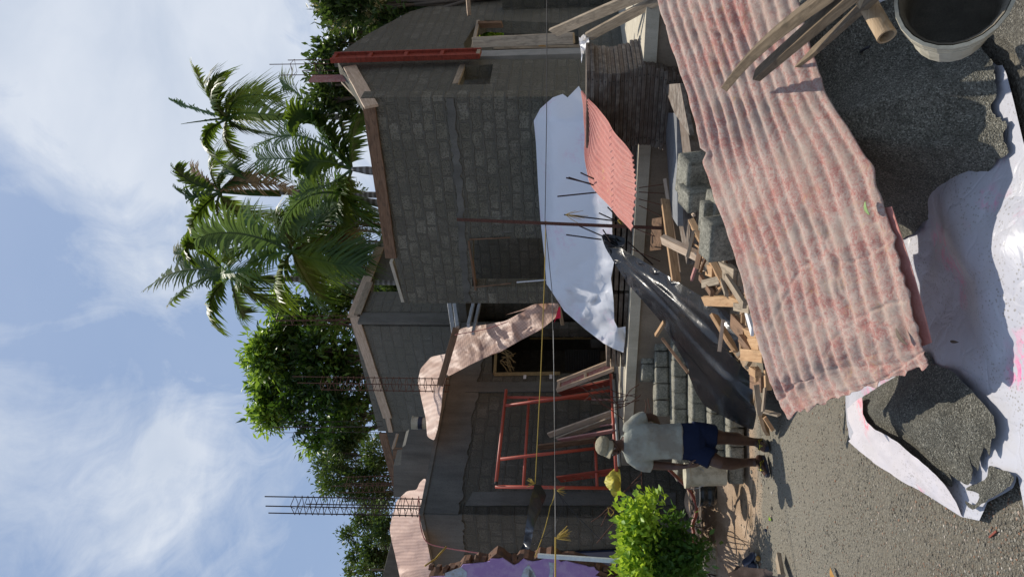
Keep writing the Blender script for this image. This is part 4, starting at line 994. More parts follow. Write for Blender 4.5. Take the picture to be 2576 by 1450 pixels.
sp('J', (1310, 1430), (1400, 1330), 5.9, 5.8, .03, .02, woodN, 'thin bright lath pointing up between offcuts')
sp('J', (1060, 1290), (1110, 1140), 6.6, 6.3, .04, .02, pinkply, 'faded pink strip standing at the black sheet edge')
sp('B', (1545, 860), (1810, 860), 6.5, 5.6, .085, .035, woodN, 'clean wide board lying level from the black sheet to the pink sheet', .4, .2)
sp('B', (1610, 960), (1790, 1260), 6.2, 5.9, .085, .03, woodN, 'bright orange board sticking out of the black sheet', .9, .15)
sp('B', (1580, 720), (1610, 800), 6.0, 5.9, .05, .04, woodD, 'reddish stub at the middle of the scrap heap')
sp('B', (1740, 780), (1810, 840), 5.7, 5.6, .05, .04, woodD, 'dark stub under the level board')
sp('B', (1700, 690), (1830, 890), 5.7, 5.3, .055, .03, woodO, 'long grey lath slipping under the edge of the pink sheet')
sp('B', (1815, 1090), (1925, 1110), 5.7, 5.3, .1, .03, woodN, 'short pointed board below the level one', .3, .5)
sp('B', (1870, 1170), (1950, 1180), 5.5, 5.2, .1, .05, woodN, 'orange block of wood beside the edge of the pink sheet')
sp('B', (1820, 1240), (1975, 1255), 5.5, 5.1, .085, .05, woodN, 'thick pale brown block facing the light near the pink sheet')
sp('B', (1840, 930), (1885, 1080), 5.6, 5.2, .06, .02, whitep, 'greyish white strip half under the pink sheet')
sp('B', (1760, 900), (1870, 920), 5.7, 5.4, .06, .03, woodO, 'small weathered offcut under the white strip')
sp('B', (1880, 1350), (1925, 1375), 5.6, 5.5, .06, .05, woodN, 'small cube-like offcut at the foot of the scrap heap')
sp('B', (1200, 1105), (1260, 1010), 8.2, 8.1, .06, .03, woodN, 'small orange board poking out behind the black sheet')
sp('B', (1245, 1125), (1430, 1370), 8.1, 7.6, .02, .03, woodD, 'thin edge of a board behind the black sheet', .3)
sp('C', (1905, 170), (1990, 450), 6.75, 7.2, .11, .035, woodN, 'bright loose board pointing at the man\'s foot on the gravel', .3, .2)
sp('C', (1880, 60), (1960, 90), 6.5, 6.2, .14, .05, woodD, 'shaded dark plank under the corner of the pink sheet')
sp('C', (1985, -10), (1990, 130), 6.1, 6.1, .05, .05, woodN, 'orange stick in the shade of the corner of the pink sheet')
sp('B', (1740, 1000), (1830, 1100), 5.9, 5.6, .12, .03, woodD, 'dark broad offcut lying deep in the heap')
sp('B', (1650, 640), (1760, 700), 5.9, 5.6, .14, .03, woodO, 'grey plank end beside the orange crossing beam')
sp('B', (1800, 1120), (1880, 1220), 5.6, 5.4, .06, .04, woodD, 'brown strip under the thick pale block')
for i in range(34):
    X = random.uniform(1740, 1925); Y = 590+(X-1740)*2.2+random.uniform(-150, 60)
    zz_ = .25+.45*max(0, (1150-Y)/600)
    a = PD((X, Y), 6.2-(X-1740)/300); a.z = max(.06, min(a.z, a.z)); b = a+Vector((random.uniform(-.3, .3), random.uniform(-.2, .2), random.uniform(-.1, .1)))
    o = plank('timber_offcut', a, b, random.uniform(.015, .05), random.uniform(.008, .025), random.choice((woodN, woodO, woodO, woodD, woodP)), roll=random.uniform(0, 3))
    tag(o, 'small broken timber offcut lying mixed among the larger boards of the scrap heap', 'timber offcut', 'small chips of the scrap heap')

# ------------------------------------------------------------------ black sheet over a bundle
bo = [c('B', 812, 395), c('B', 840, 383), c('B', 880, 388), c('B', 985, 415), c('B', 975, 475), c('B', 935, 475), c('B', 1050, 545), c('B', 1180, 620), c('B', 1370, 735), c('B', 1560, 850), c('B', 1600, 905), c('B', 1700, 930), c('B', 1780, 1030), c('B', 1792, 1230), c('B', 1700, 1200), c('B', 1640, 1150), c('B', 1780, 1290), c('B', 1865, 1370), c('C', 1878, 60), c('C', 1885, 200), c('C', 1908, 300), c('C', 1885, 415), c('C', 1800, 380), c('C', 1640, 300), c('C', 1540, 240), c('C', 1480, 150), c('C', 1415, -10), c('B', 1440, 1360), c('B', 1340, 1180), c('B', 1230, 1000), c('B', 1100, 850), c('B', 1000, 740), c('B', 905, 590), c('B', 840, 480)]
bct = [(*c('B', 820, 390), 8.55), (*c('B', 980, 430), 8.6), (*c('B', 1000, 740), 8.75), (*c('B', 1050, 560), 8.2), (*c('B', 1230, 1000), 8.5), (*c('B', 1370, 740), 7.5), (*c('B', 1250, 800), 7.8), (*c('B', 1560, 860), 6.8), (*c('B', 1450, 1000), 7.2), (*c('B', 1440, 1360), 8.1), (*c('B', 1780, 1040), 6.3), (*c('B', 1792, 1225), 6.4), (*c('B', 1640, 1250), 6.9), (*c('B', 1865, 1370), 6.5), (*c('C', 1700, 100), 6.9), (*c('C', 1885, 400), 7.25), (*c('C', 1640, 300), 7.6), (*c('C', 1480, 150), 8.0), (*c('C', 1900, 250), 6.95)]
bex = []
for i in range(-2, 36):
    a_ = .30+i/36
    for r_ in (30, 60, 95, 135, 180, 230, 285, 340, 400, 460, 520, 580):
        bex.append((1498+r_*cos(a_+.02*sin(r_*.02)), 583+r_*sin(a_+.02*sin(r_*.02))))
def fbk(X, Y):
    r_ = math.hypot(X-1498, Y-583); an = math.atan2(Y-583, X-1498)-.02*sin(r_*.02)-.30; t = max(0, min(1, r_/580)); ph = an*18
    k = 1 if int(ph) % 2 else .55
    return (abs((ph % 2)-1)-.5)*.15*k*(.30+1.0*t)+random.uniform(-1, 1)*.035*t*t
def dbk(p, X, Y):
    t = max(0, min(1, (X-1515)/380)); ax_ = (Y-600)/max(60, (X-1480)*1.2)
    # long folds fanning out from the tied tip, crumples towards the foot
    an = math.atan2(Y-585, X-1500)
    q = Vector((an*9, t*1.5, 0)); f = max(0, 1-abs(noise.noise(Vector((an*16+.4*noise.noise(Vector((t*3, 0, 0))), t*.8, 0))))*3.2)*.085*(.25+t)+abs(noise.noise(q))*.25*(.2+t)
    cr_ = (crum(p, 3.2)*.16+crum(p+Vector((4, 0, 0)), 7)*.03)*(.05+.7*t*t)
    return (CAM-p).normalized()*(f*.8+cr_)
tag(sheet('black_sheet', bo, bct, ktarp, 12, None, facet=fbk, extra=bex, sub=1), 'crumpled black plastic sheet tied to the slab rods and fanning down over the scrap timber', 'plastic sheet')
# rods cast into the slab edge
GR = 'rusty rods standing out of the slab edge'
rl = [((565, 1258), (740, 1300), 'third from the right, paired'), ((582, 1255), (760, 1310), 'fourth from the right, paired'), ((667, 1222), (780, 1275), 'rightmost, leaning and hooked'), ((503, 1390), (810, 1358), 'tall nearly upright one alone before the tarpaulin')]
for a, b, w in rl:
    m = MB(); m.tube([PD(c('A', *a), 8.15), PD(c('A', *b), 8.1)], .008); tag(m.build('steel_rod', rebarD), f'dark steel rod against the white tarpaulin, {w}', 'steel rod', GR)
for a, b, w in (((550, 250), (960, 300), 'nearly upright beside the red-brown pole'), ((797, 238), (930, 300), 'short slanted one right of the pole'), ((858, 196), (990, 330), 'shortest, at the tip of the salmon sheet'), ((565, 392), (815, 426), 'left of the pole, by the black sheet tip'), ((658, 330), (830, 405), 'slanted one just above the black sheet tip'), ((825, 356), (880, 440), 'tiny one poking through the black sheet tip'), ((1000, 440), (1180, 605), 'long one slanting down in front of the plinth')):
    m = MB(); m.tube([PD(c('B', *a), 8.55), PD(c('B', *b), 8.5)], .008); tag(m.build('steel_rod', rebarD), f'dark steel rod against the white tarpaulin, {w}', 'steel rod', GR)
# thin rods in front of the plinth
for i, (a, b) in enumerate((((1080, 60), (1250, 35)), ((1080, 90), (1260, 100)), ((1080, 140), (1240, 180)), ((1080, 185), (1250, 265)), ((1060, 350), (1230, 420)), ((1020, 490), (1230, 580)))):
    m = MB(); m.tube([PD(c('B', *a), 8.3), PD(c('B', *b), 8.2)], .005); tag(m.build('steel_rod', rebar), f'thin rusty rod leaning in the shade of the plinth, {ordn(i)} from the salmon sheet', 'steel rod', 'thin rods before the plinth')
m = MB(); m.box((0, 0, 0), (.02, .30, .14)); o = m.build('board', woodD); 
x, y, z = frame_of(PD(c('J', 655, 670), 8.1), PD(c('J', 628, 1000), 8.6)); cc = PD(c('J', 690, 830), 8.3)
bpy.data.objects.remove(o); quad_plate('board', [PD(c('J', 652, 670), 8.15), PD(c('J', 750, 655), 8.0), PD(c('J', 745, 985), 8.2), PD(c('J', 628, 1000), 8.4)], .02, woodD, 'small dark board with a bright upper edge leaning on the plinth', 'board')
# red-brown pole
plank('pole', PD(c('B', -250+0, 270), 8.0) if False else PD((1150, 552), 8.2), PD(c('B', 1245, 345), 7.9), .035, .03, woodN and rebar, 'thin red-brown wooden pole standing before the white tarpaulin, carrying the lines', 'pole')
# lines across the site
def line(name, pts, r, mat, label, cat='line', sag=0.0):
    out = []
    for i in range(len(pts)-1):
        a, b = Vector(pts[i]), Vector(pts[i+1])
        for k in range(12):
            t = k/12; out.append(a+(b-a)*t+Vector((0, 0, -sag*4*t*(1-t))))
    out.append(Vector(pts[-1])); m = MB(); m.tube(out, r, 6); return tag(m.build(name, mat, smooth=True), label, cat)
line('wire', [PD((1376, -40), 6.6), PD((1375, 300), 7.4), PD((1371, 556), 8.15), PD((1389, 735), 8.2), PD((1394, 950), 8.0), PD(c('C', 490, 1180), 7.3)], .0045, ropeK, 'black wire stretched level across the whole site past the pole')
line('wire', [PD((1392, 830), 8.1), PD(c('C', 484, 600), 7.7), PD(c('C', 487, 1180), 7.3)], .004, greyp, 'thin grey wire running beside the black one at its left half')
line('rope', [PD((1373, 556), 8.14), PD((1370, 700), 8.4), PD(c('C', 385, 0), 8.8), PD(c('C', 345, 790), 9.2)], .006, ropeY, 'yellow rope from the pole to the hanging black sheet')
line('rope', [PD(c('C', 488, 1170), 7.3), PD(c('C', 487, 1480), 6.9)], .009, ropeY, 'twisted yellow rope leaving the frame in front of the purple wall')
line('rope', [PD(c('C', 480, 825), 9.0), PD(c('C', 450, 950), 9.0), PD(c('C', 340, 1310), 8.8)], .006, ropeY, 'slanting yellow rope from the scaffold leg down to the purple wall', sag=.02)
line('wire', [PD(c('C', 495, 840), 9.0), PD(c('C', 550, 930), 9.0), PD(c('C', 480, 1100), 8.9), PD(c('C', 340, 1220), 8.8)], .004, ropeK, 'slack black wire looping before the damp wall')
line('wire', [PD(c('C', 500, 850), 9.1), PD(c('C', 640, 1020), 9.0), PD(c('C', 830, 1210), 8.9)], .004, ropeK, 'thin black wire slanting down towards the bush')
def tuft(p, L, n, mat, label, r=.003, spread=.6, d=Vector((0, 0, -1))):
    m = MB()
    for i in range(n):
        v = (d+Vector((random.uniform(-1, 1), random.uniform(-1, 1), random.uniform(-.6, .6)))*spread).normalized()
        q = p+v*L*random.uniform(.5, 1); m.tube([p, (p+q)/2+Vector((0, 0, .01)), q], [r, r, r*.5], 4)
    return tag(m.build('rope_end', mat), label, 'rope end')
tuft(PD(c('C', 495, 1180), 7.28), .17, 40, ropeY, 'frayed tassel of yellow rope hanging on the black wire', .003, .55, Vector((.5, 0, -.9)))
tuft(PD(c('C', 345, 790), 9.18), .13, 12, ropeY, 'yellow rope knot at the tip of the hanging black sheet', .004, .8, Vector((.4, 0, 1)))
tuft(PD(c('C', 500, 840), 8.98), .12, 10, ropeY, 'loose yellow knot beside the scaffold leg', .004, .8)
tuft(PD(c('B', 560, 250), 8.1), .30, 6, ropeY, 'loose yellow string knotted beside the pole', .0035, .5, Vector((-.1, 0, -1)))
tuft(PD(c('B', 930, 290), 8.2), .10, 14, ropeY, 'small yellow string knot at the tip of the salmon sheet', .003, 1.0)
# ------------------------------------------------------------------ scaffold frames and boards before the porch wall
def WC(p, off): return PW(p, OC+nB*off, nB)
def tubes(name, segs, r, mat, parent, off=.0):
    m = MB()
    for a, b, o in segs: m.tube([WC(c('C', *a), o), WC(c('C', *b), o)], r, 10)
    return under(m.build(name, mat, parent), parent)
sf = thing('scaffold', 'red steel scaffold of welded tubes standing against the damp wall by the leaning boards', 'scaffold', WC(c('C', 865, 815), .5))
for seg in (((62, 812), (870, 822), .5), ((98, 618), (782, 540), .62), ((135, 240), (720, 170), .62), ((145, 182), (740, 190), .5)):
    m = MB(); m.tube([WC(c('C', *seg[0]), seg[2]), WC(c('C', *seg[1]), seg[2])], .024, 10); under(m.build('upright', redpipe, smooth=True), sf)
for a, b, o in (((140, 130), (68, 790), .56), ((300, 192), (262, 805), .5), ((768, 500), (782, 815), .5)):
    m = MB(); m.tube([WC(c('C', *a), o), WC(c('C', *b), o)], .022 if a[0] > 200 else .025, 10); under(m.build('rung', redpipe, smooth=True), sf)
m = MB(); m.tube([WC(c('C', 70, 782), .56), WC(c('C', 68, 796), .56)], (.027), 10); under(m.build('socket', dark), sf)
s2 = thing('scaffold_pipe', 'red steel scaffold pipe lying level on the slab behind the man\'s shoulder', 'scaffold pipe', WC(c('C', 915, 700), .95))
m = MB(); m.tube([WC(c('C', 880, 20), 1.0), WC(c('C', 918, 705), 1.0)], .027, 10); under(m.build('pipe', redpipe, smooth=True), s2)
s3 = thing('scaffold_pipe', 'slanting red pipe resting on the leaning shutter boards', 'scaffold pipe', WC(c('C', 880, 130), .9))
m = MB(); m.tube([WC(c('C', 135, 240), .7), WC(c('C', 882, 132), .95)], .022, 10); under(m.build('pipe', redpipe, smooth=True), s3)
m = MB(); m.tube([WC(c('C', 898, 60), 1.08), WC(c('C', 938, 665), 1.08)], .022, 10); tag(m.build('grey_pipe', greyp, smooth=True), 'grey plastic pipe lying on the slab edge under the red scaffold pipe', 'pipe')
m = MB(); m.tube([WC(c('C', 930, 655), 1.08), WC(c('C', 942, 672), 1.08)], .023, 10)
GBd = 'form boards leaning on the porch wall'
def lb(k, a, b, w, t, mat, label, oa=.35, ob=.75, roll=pi/2, **kw):
    return tag(plank('form_board', WC(c(k, *a), oa), WC(c(k, *b), ob), w, t, mat, roll=roll, **kw), label, 'form board', GBd)
# framed shutter: a thing with rails and a red panel
sh = thing('framed_shutter', 'wooden framed shutter with a red panel, leaning at the door edge', 'shutter panel', WC(c('K', 1140, 800), .8))
for a, b, w in (((515, 990), (1130, 750), .055), ((505, 1085), (1150, 845), .06)):
    plank('rail', WC(c('K', *a), .5), WC(c('K', *b), .85), w, .05, woodP, parent=sh, roll=pi/2)
for a, b in (((535, 985), (520, 1075)), ((830, 870), (835, 955)), ((1125, 760), (1140, 845))):
    oa = .5+.35*(a[0]-520)/600; plank('cross_batten', WC(c('K', *a), oa), WC(c('K', *b), oa), .04, .045, woodP, parent=sh)
vs = [WC(c('K', x, y), o) for x, y, o in ((520, 990, .48), (1130, 760, .83), (1140, 840, .83), (515, 1080, .48))]
m = MB(); nn = nB*.012; m.add(vs+[v-nn for v in vs], [(0, 1, 2, 3), (7, 6, 5, 4), (0, 4, 5, 1), (2, 6, 7, 3)]); under(m.build('panel', pinkply), sh)
lb('K', (545, 1120), (1130, 985), .17, .03, redply, 'dark maroon board leaning just left of the framed shutter', .35, .8)
lb('K', (540, 1090), (1140, 960), .03, .05, woodO, 'thin pale edge board on top of the dark maroon one', .4, .85)
lb('C', (720, 200), (880, 200), .36, .02, pinkply, 'wide mottled pinkish red panel standing behind the tangled rods', .3, .4)
lb('C', (440, 450), (890, 290), .10, .03, woodP, 'whitish split board leaning left of the rod tangle', .3, .8)
lb('C', (500, 480), (890, 335), .10, .03, woodO, 'greyish brown board leaning just below the whitish one', .35, .85)
lb('C', (525, 485), (915, 415), .15, .02, pinkply, 'pinkish red board with a broken corner leaning over the level red pipe', .45, 1.05)
lb('C', (370, 535), (780, 480), .15, .03, woodD, 'long dark old board furthest left of the leaning bunch', .2, .5)
lb('C', (720, 400), (900, 370), .04, .02, pinkply, 'narrow torn pink strip between the leaning boards', .5, .9)
lb('C', (510, 760), (905, 705), .19, .018, redply, 'clean red shuttering board standing by itself inside the scaffold frame', .25, .55)
# blurred repeating maker's stamp on that board: rows of small dark ticks
tk = bpy.data.objects['form_board'] if False else None
def letters(txt, p, ax_x, ax_y, size, mat, name='stamp', parent=None):
    cu = bpy.data.curves.new('t', 'FONT'); cu.body = txt; cu.size = size; cu.align_x = 'CENTER'; cu.align_y = 'CENTER'; cu.extrude = .0006
    o = bpy.data.objects.new('t', cu); COL.objects.link(o); dg = bpy.context.evaluated_depsgraph_get(); me = bpy.data.meshes.new_from_object(o.evaluated_get(dg))
    bpy.data.objects.remove(o); o = bpy.data.objects.new(name, me); me.materials.clear(); me.materials.append(mat); COL.objects.link(o)
    z = ax_x.cross(ax_y); M = Matrix.Identity(4); M.col[0][:3] = ax_x; M.col[1][:3] = ax_y; M.col[2][:3] = z; M.col[3][:3] = p; o.matrix_world = M
    if parent: o.parent = parent; o.matrix_basis = parent.matrix_world.inverted() @ M if parent.type == 'MESH' else M
    return o
rb_ = [o for o in COL.objects if o.get('label', '').startswith('clean red shuttering')][0]
bpy.context.view_layer.update()
x_ = (WC(c('C', 905, 705), .55)-WC(c('C', 510, 760), .25)).normalized()
for i in range(6):
    q = WC(c('C', 545+62*i, 755-8.6*i), .25+.05*i+.02)
    ly = (VD-x_*VD.dot(x_)).normalized(); lx = (Z*.8+VD*.6)
    a1 = (-x_*.75+ly*.66).normalized(); a2 = x_.cross(ly).cross(a1)*1.0
    nrm = x_.cross(ly); nrm = nrm if nrm.dot(nB) > 0 else -nrm
    a2 = nrm.cross(a1)
    letters('MAX', q+nrm*.004, a1, a2, .062, woodD, 'stamp', rb_)
# yellow sack, rods, drips
def blobby(name, pts, mat, label, cat, res=.02, ns=.02):
    m = MB()
    for p, r in pts: m.ball(p, r if isinstance(r, tuple) else (r, r, r))
    o = fuse(m, name, mat, res, None, 3, lambda co, n: n*(fbm(co, 9, 3)*ns)); return tag(o, label, cat)
ys = [c('C', 830, 780), c('C', 850, 740), c('C', 900, 695), c('C', 940, 688), c('C', 950, 760), c('C', 948, 840), c('C', 915, 895), c('C', 895, 893), c('C', 865, 830), c('C', 838, 800)]
tag(sheet('sack', ys, [(p[0], p[1], WC(p, .95).y) for p in ys]+[(*c('C', 900, 780), WC(c('C', 900, 780), 1.2).y)], yellow, 4, lambda p, X, Y: nB*(max(0, ridge(p, 7)-.3)*.06)), 'crumpled yellow woven sack with faded dark print lying at the slab corner', 'sack')
def rods(name, k, segs, d0, r, mat, label, group=None):
    m = MB()
    for s in segs:
        P_ = [PD(c(k, *p[:2]), d0+(p[2] if len(p) > 2 else 0)) for p in s]
        pts = [Vector(catmull([tuple(q) for q in P_], t/8)) for t in range(9)] if len(P_) > 2 else P_
        m.tube(pts, r, 6)
    return tag(m.build(name, mat, smooth=True), label, 'bent rod' if 'rod' in name else 'wire', group)
GT2 = 'thin rusty bars bent out of the plinth behind the man'
bars = [[(650, 90), (830, 230), (970, 340)], [(690, 210), (760, 160), (860, 170)], [(740, 120), (900, 180), (1050, 160)], [(730, 150), (850, 250), (990, 240)], [(760, 170), (930, 230), (1080, 200)], [(900, 270), (1000, 230), (1090, 165)], [(960, 240), (1010, 140), (1080, 90)], [(720, 60), (850, 150), (950, 260)], [(820, 100), (930, 150), (1060, 180)], [(1120, 200), (1130, 230), (1120, 290)], [(1140, 190), (1150, 240), (1160, 280)], [(800, 190), (900, 215), (1000, 200)]]
for i, b in enumerate(bars):
    rods('bent_rod', 'C', [b], 10.1, .006, rebar, f'thin rusty bent bar above the man\'s shoulder, {ordn(i)} of the tangle', GT2)
bars = [[(1095, 720), (900, 930), (810, 1090)], [(1090, 765), (960, 860), (840, 1010)], [(1090, 840), (960, 950), (830, 1010)], [(1085, 885), (960, 1000), (780, 1210)], [(1095, 700), (1098, 800), (1110, 860)], [(870, 950), (800, 1020), (740, 1060)]]
for i, b in enumerate(bars):
    rods('bent_rod', 'C', [b], 9.7, .006, rebar, f'thin rusty bar fanning out beside the yellow sack, {ordn(i)} of the fan', 'bars fanning out beside the yellow sack')
rods('rope_end', 'C', [[(860, 960), (870, 1000), (900, 1010)], [(870, 960), (900, 990), (880, 1020)]], 9.65, .006, ropeY, 'yellow string tied round the fanned rusty bars')
# taped door frame
dt = thing('door_tape_frame', 'door frame wrapped in yellow packing tape with torn ends', 'door frame', WC(c('B', 60, 1380), .03))
for a, b, w in (((c('B', 70, 1150)), c('B', 60, 1378), .05), (c('B', 55, 1378), c('C', 520, 12), .055)):
    plank('frame_member', WC(a, .02), WC(b, .02), w, .06, tapem, parent=dt, roll=pi/2)
for i in range(16):
    a = c('B', 90+random.uniform(0, 60), 1180+random.uniform(0, 120)); b = c('B', 90+random.uniform(60, 120), 1230+random.uniform(0, 140))
    pa_, pb_ = WC(a, .03), WC(b, .06); m = MB(); m.tube([pa_, (pa_+pb_)/2+Vector((0, -.03, random.uniform(-.06, .06))), pb_], (.007), 5); under(m.build('torn_tape', tapem), dt)
tr = thing('patterned_grille', 'brown transom grille with triangular bars inside the dark doorway', 'grille', PD(c('K', 600, 400), 14.3))
for a, b in (((200, 380), (900, 380)), ((200, 495), (900, 495)), ((370, 380), (370, 495)), ((590, 380), (590, 500)), ((745, 380), (745, 495)), ((370, 495), (560, 395)), ((610, 395), (730, 495)), ((760, 495), (890, 420))):
    m = MB(); p, q = PD(c('K', *a), 14.2), PD(c('K', *b), 14.2); m.tube([p, q], .018, 5); under(m.build('grille_bar', tapem), tr)
plank('plank', PD(c('K', 530, 120), 12.6), PD(c('K', 575, 345), 12.6), .06, .06, woodO, 'grey post behind the white tarpaulin in the porch gap', 'post')
tag(sheet('cloth', [c('K', 475, 318), c('K', 510, 200), c('K', 533, 130), c('K', 548, 150), c('K', 552, 265), c('K', 500, 272)], [(*c('K', 475, 318), 11.9), (*c('K', 540, 140), 12), (*c('K', 545, 260), 12.0)], magenta, 5), 'small bright magenta cloth showing between the orange sheet and the white tarpaulin', 'cloth')
tag(sheet('cloth', [c('K', 1165, 365), c('K', 1200, 280), c('K', 1240, 290), c('K', 1235, 350)], [(*c('K', 1165, 365), 10.4), (*c('K', 1240, 290), 10.4), (*c('K', 1200, 360), 10.3)], wtarp, 4), 'torn pinkish scrap of plastic beside the end of the white tarpaulin', 'plastic scrap')
tag(sheet('poster', [c('K', 888, 505), c('K', 1025, 505), c('K', 1030, 600), c('K', 895, 600)], [(*c('K', 888, 505), 14.6), (*c('K', 1025, 505), 14.6), (*c('K', 895, 600), 14.6), (*c('K', 1030, 600), 14.7)], plaster, 8), 'pale faded sheet hung in the dark room behind the tarpaulin', 'hanging sheet')
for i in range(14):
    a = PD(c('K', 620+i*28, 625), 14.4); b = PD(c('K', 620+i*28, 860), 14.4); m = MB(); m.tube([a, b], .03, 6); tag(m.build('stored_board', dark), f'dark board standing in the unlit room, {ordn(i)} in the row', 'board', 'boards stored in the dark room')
for y in (930,): 
    for i, x in enumerate((145, 440)):
        p = WC(c('K', x, y), .022); m = MB(); m.box(p, (.09, .003, .05), (VD, nB, Z)); m.build('sticker', whitep, None); o = bpy.data.objects['sticker' if i == 0 else 'sticker.001']
        tag(o, f'small white paper sticker on the wall beside the taped door, {"upper" if i == 0 else "lower"} one', 'sticker')
p = WC(c('C', 455, 25), .022); m = MB(); m.box(p, (.09, .003, .05), (VD, nB, Z)); tag(m.build('sticker', whitep), 'small white paper sticker nearest the black wire beside the taped door', 'sticker')

# ------------------------------------------------------------------ orange woven sheets
def dsw(k): 
    def f(p, X, Y):
        return (CAM-p).normalized()*(crum(Vector((p.x+p.z*.7, p.y*.5, p.z*.45)), 3.0)*k*1.9+crum(Vector((p.x*1.2-p.z*.8, p.y*.5, p.z*.4+3)), 6)*k*.5)
    return f
o1 = [c('H', 1325, 1440), c('H', 1345, 1340), c('H', 1420, 1255), c('H', 1540, 1230), c('H', 1600, 1080), c('H', 1640, 1050), c('H', 1850, 1020), c('H', 1950, 1000), c('H', 2015, 965), c('H', 2100, 920), c('B', 20, 940) if False else c('B', 130, 960), c('B', 240, 925), c('B', 345, 880), c('B', 515, 875), c('B', 490, 980), c('B', 390, 1060), c('B', 220, 1150), c('B', 100, 1220), c('B', 0, 1255), c('H', 2000, 1180), c('H', 1850, 1240), c('H', 1700, 1310), c('H', 1540, 1395), c('I', 1530, 10), c('I', 1500, 120), c('I', 1490, 250), c('I', 1465, 400), c('I', 1440, 488), c('I', 1390, 460), c('I', 1380, 330), c('I', 1350, 200), c('I', 1325, 80)]
oc = [(*c('I', 1330, 100), 13.2), (*c('I', 1500, 150), 11.5), (*c('I', 1440, 485), 11.2), (*c('I', 1385, 350), 11.9), (*c('H', 1420, 1260), 13.4), (*c('H', 1590, 1200), 12.3), (*c('H', 1850, 1030), 12.0), (*c('H', 1850, 1230), 11.7), (*c('B', 130, 960), 11.6), (*c('B', 100, 1200), 11.6), (*c('B', 345, 885), 11.4), (*c('B', 500, 900), 11.4), (*c('B', 300, 1100), 11.4)]
tag(sheet('woven_sheet', o1, oc, meshm, 13, None, facet=lambda X, Y: (abs((((X*.55+Y)/17+noise.noise(Vector((X*.01, Y*.01, 0)))*1.5) % 2)-1)-.5)*.12+random.uniform(-.03, .03)), 'orange woven plastic sheet draped over the porch roof edge and sagging down across the doorway', 'plastic sheet')
o2 = [c('I', 1440, 1450+30), c('I', 1205, 1490), c('I', 1195, 1440), c('I', 1160, 1280), c('I', 1140, 1200), c('I', 1125, 1115), c('I', 1140, 1030), c('I', 1175, 910), c('I', 1250, 840), c('I', 1320, 835), c('I', 1330, 790), c('I', 1370, 750), c('I', 1388, 765), c('I', 1372, 890), c('I', 1345, 930), c('I', 1345, 1050), c('I', 1360, 1130), c('I', 1390, 1210), c('I', 1415, 1330)]
oc2 = [(*c('I', 1205, 1490), 11.6), (*c('I', 1440, 1480), 10.9), (*c('I', 1130, 1110), 11.9), (*c('I', 1350, 1000), 10.75), (*c('I', 1388, 765), 11.0), (*c('I', 1250, 850), 11.9), (*c('I', 1390, 1210), 10.7), (*c('I', 1180, 1350), 11.8), (*c('I', 1250, 1000), 11.2)]
tag(sheet('woven_sheet', o2, oc2, meshm, 15, None, facet=lambda X, Y: (abs((((X*.3+Y)/22+noise.noise(Vector((X*.01, Y*.01, 0)))*1.5) % 2)-1)-.5)*.10+random.uniform(-.03, .03)), 'pale orange woven sheet covering the left end of the roof around the rod cage', 'plastic sheet')
def strap(pts, r, mat, label):
    P_ = [tuple(PD(p, d)) for p, d in pts]; n = 24; m = MB(); m.tube([Vector(catmull(P_, t/n)) for t in range(n+1)], [(r, r*.35)]*(n+1), 8); return tag(m.build('strap', mat, smooth=True), label, 'strap')
strap([(c('I', 1330, 880), 10.7), (c('I', 1335, 1000), 10.6), (c('I', 1345, 1100), 10.5), (c('I', 1390, 1205), 10.4), (c('I', 1530, 1245), 10.3), (c('I', 1750, 1280), 10.1), (c('I', 1870, 1300), 9.8), (c('C', 60, 1310), 9.5)], .022, redstrap, 'faded red strap running round the roof corner and down to the purple wall')
strap([(c('H', 1590, 1100), 11.6), (c('H', 1800, 1060), 11.6), (c('H', 1960, 1010), 11.5)], .018, redstrap, 'red strap in a fold of the sagging orange sheet')
line('rope', [PD(c('I', 1375, 1370), 9.4), PD(c('I', 1450, 1320), 9.6), PD(c('I', 1525, 1235), 10.0)], .012, ropeY, 'short orange-yellow rope above the broken wall')
# small white bucket on the roof
rbp = PW(c('I', 1385, 365), OC+UD*.9, nB); rk = thing('paint_bucket', 'small white paint bucket with a blue label on the roof beside the orange sheet', 'bucket', rbp)
m = MB(); m.lathe([(.10, 0), (.12, .24), (.128, .245), (.128, .26), (.12, .262)], rbp); under(m.build('bucket_wall', bucketm, smooth=False), rk)
m = MB(); m.rings([(rbp+Z*h, Vector((1, 0, 0)), Vector((0, 1, 0)), .1125+h*.05, .1125+h*.05, 2) for h in (.06, .14)], False); under(m.build('bucket_label', navy), rk)

# ------------------------------------------------------------------ rod cages for future columns
def cage(name, ptop, pbot, d, w, ties, extra, label, mat=rebarD, r=.009, w2=None):
    base = PD(pbot, d); top = PD(ptop, d); t = thing(name, label, 'rod cage', base); w2 = w2 or w
    ax = (top-base); L = ax.length; ax.normalize()
    for i, (sx, sy) in enumerate(((-1, -1), (1, -1), (1, 1), (-1, 1))):
        o = VD*(sx*w/2)+UD*(sy*w/2); m = MB(); ext = extra[i % len(extra)]
        m.tube([base+o, base+o+ax*(L*ext)], r, 6); under(m.build('upright_rod', mat), t)
    for k in range(ties):
        z = L*(k+.6)/ties*max(extra)*.82; m = MB(); ww = w/2+r*1.5
        P_ = [base+ax*(z+random.uniform(-.015, .015))+VD*(sx*ww)+UD*(sy*ww) for sx, sy in ((-1, -1), (1, -1), (1, 1), (-1, 1), (-1, -1), (-.4, .3))]
        m.tube(P_, r*.65, 5); under(m.build('tie', mat), t)
    return t
cage('rod_cage', (665, 1268), (1062, 1275), 10.75, .17, 21, (.97, 1.0, .75, .97), 'tall dark steel rod cage rising from the corner of the porch roof')
cage('rod_cage', (735, 962), (1130, 968), 12.1, .15, 20, (.95, 1.0, .9, .8), 'rusty rod cage standing between the orange sheet and the mango tree', rebar, .008)
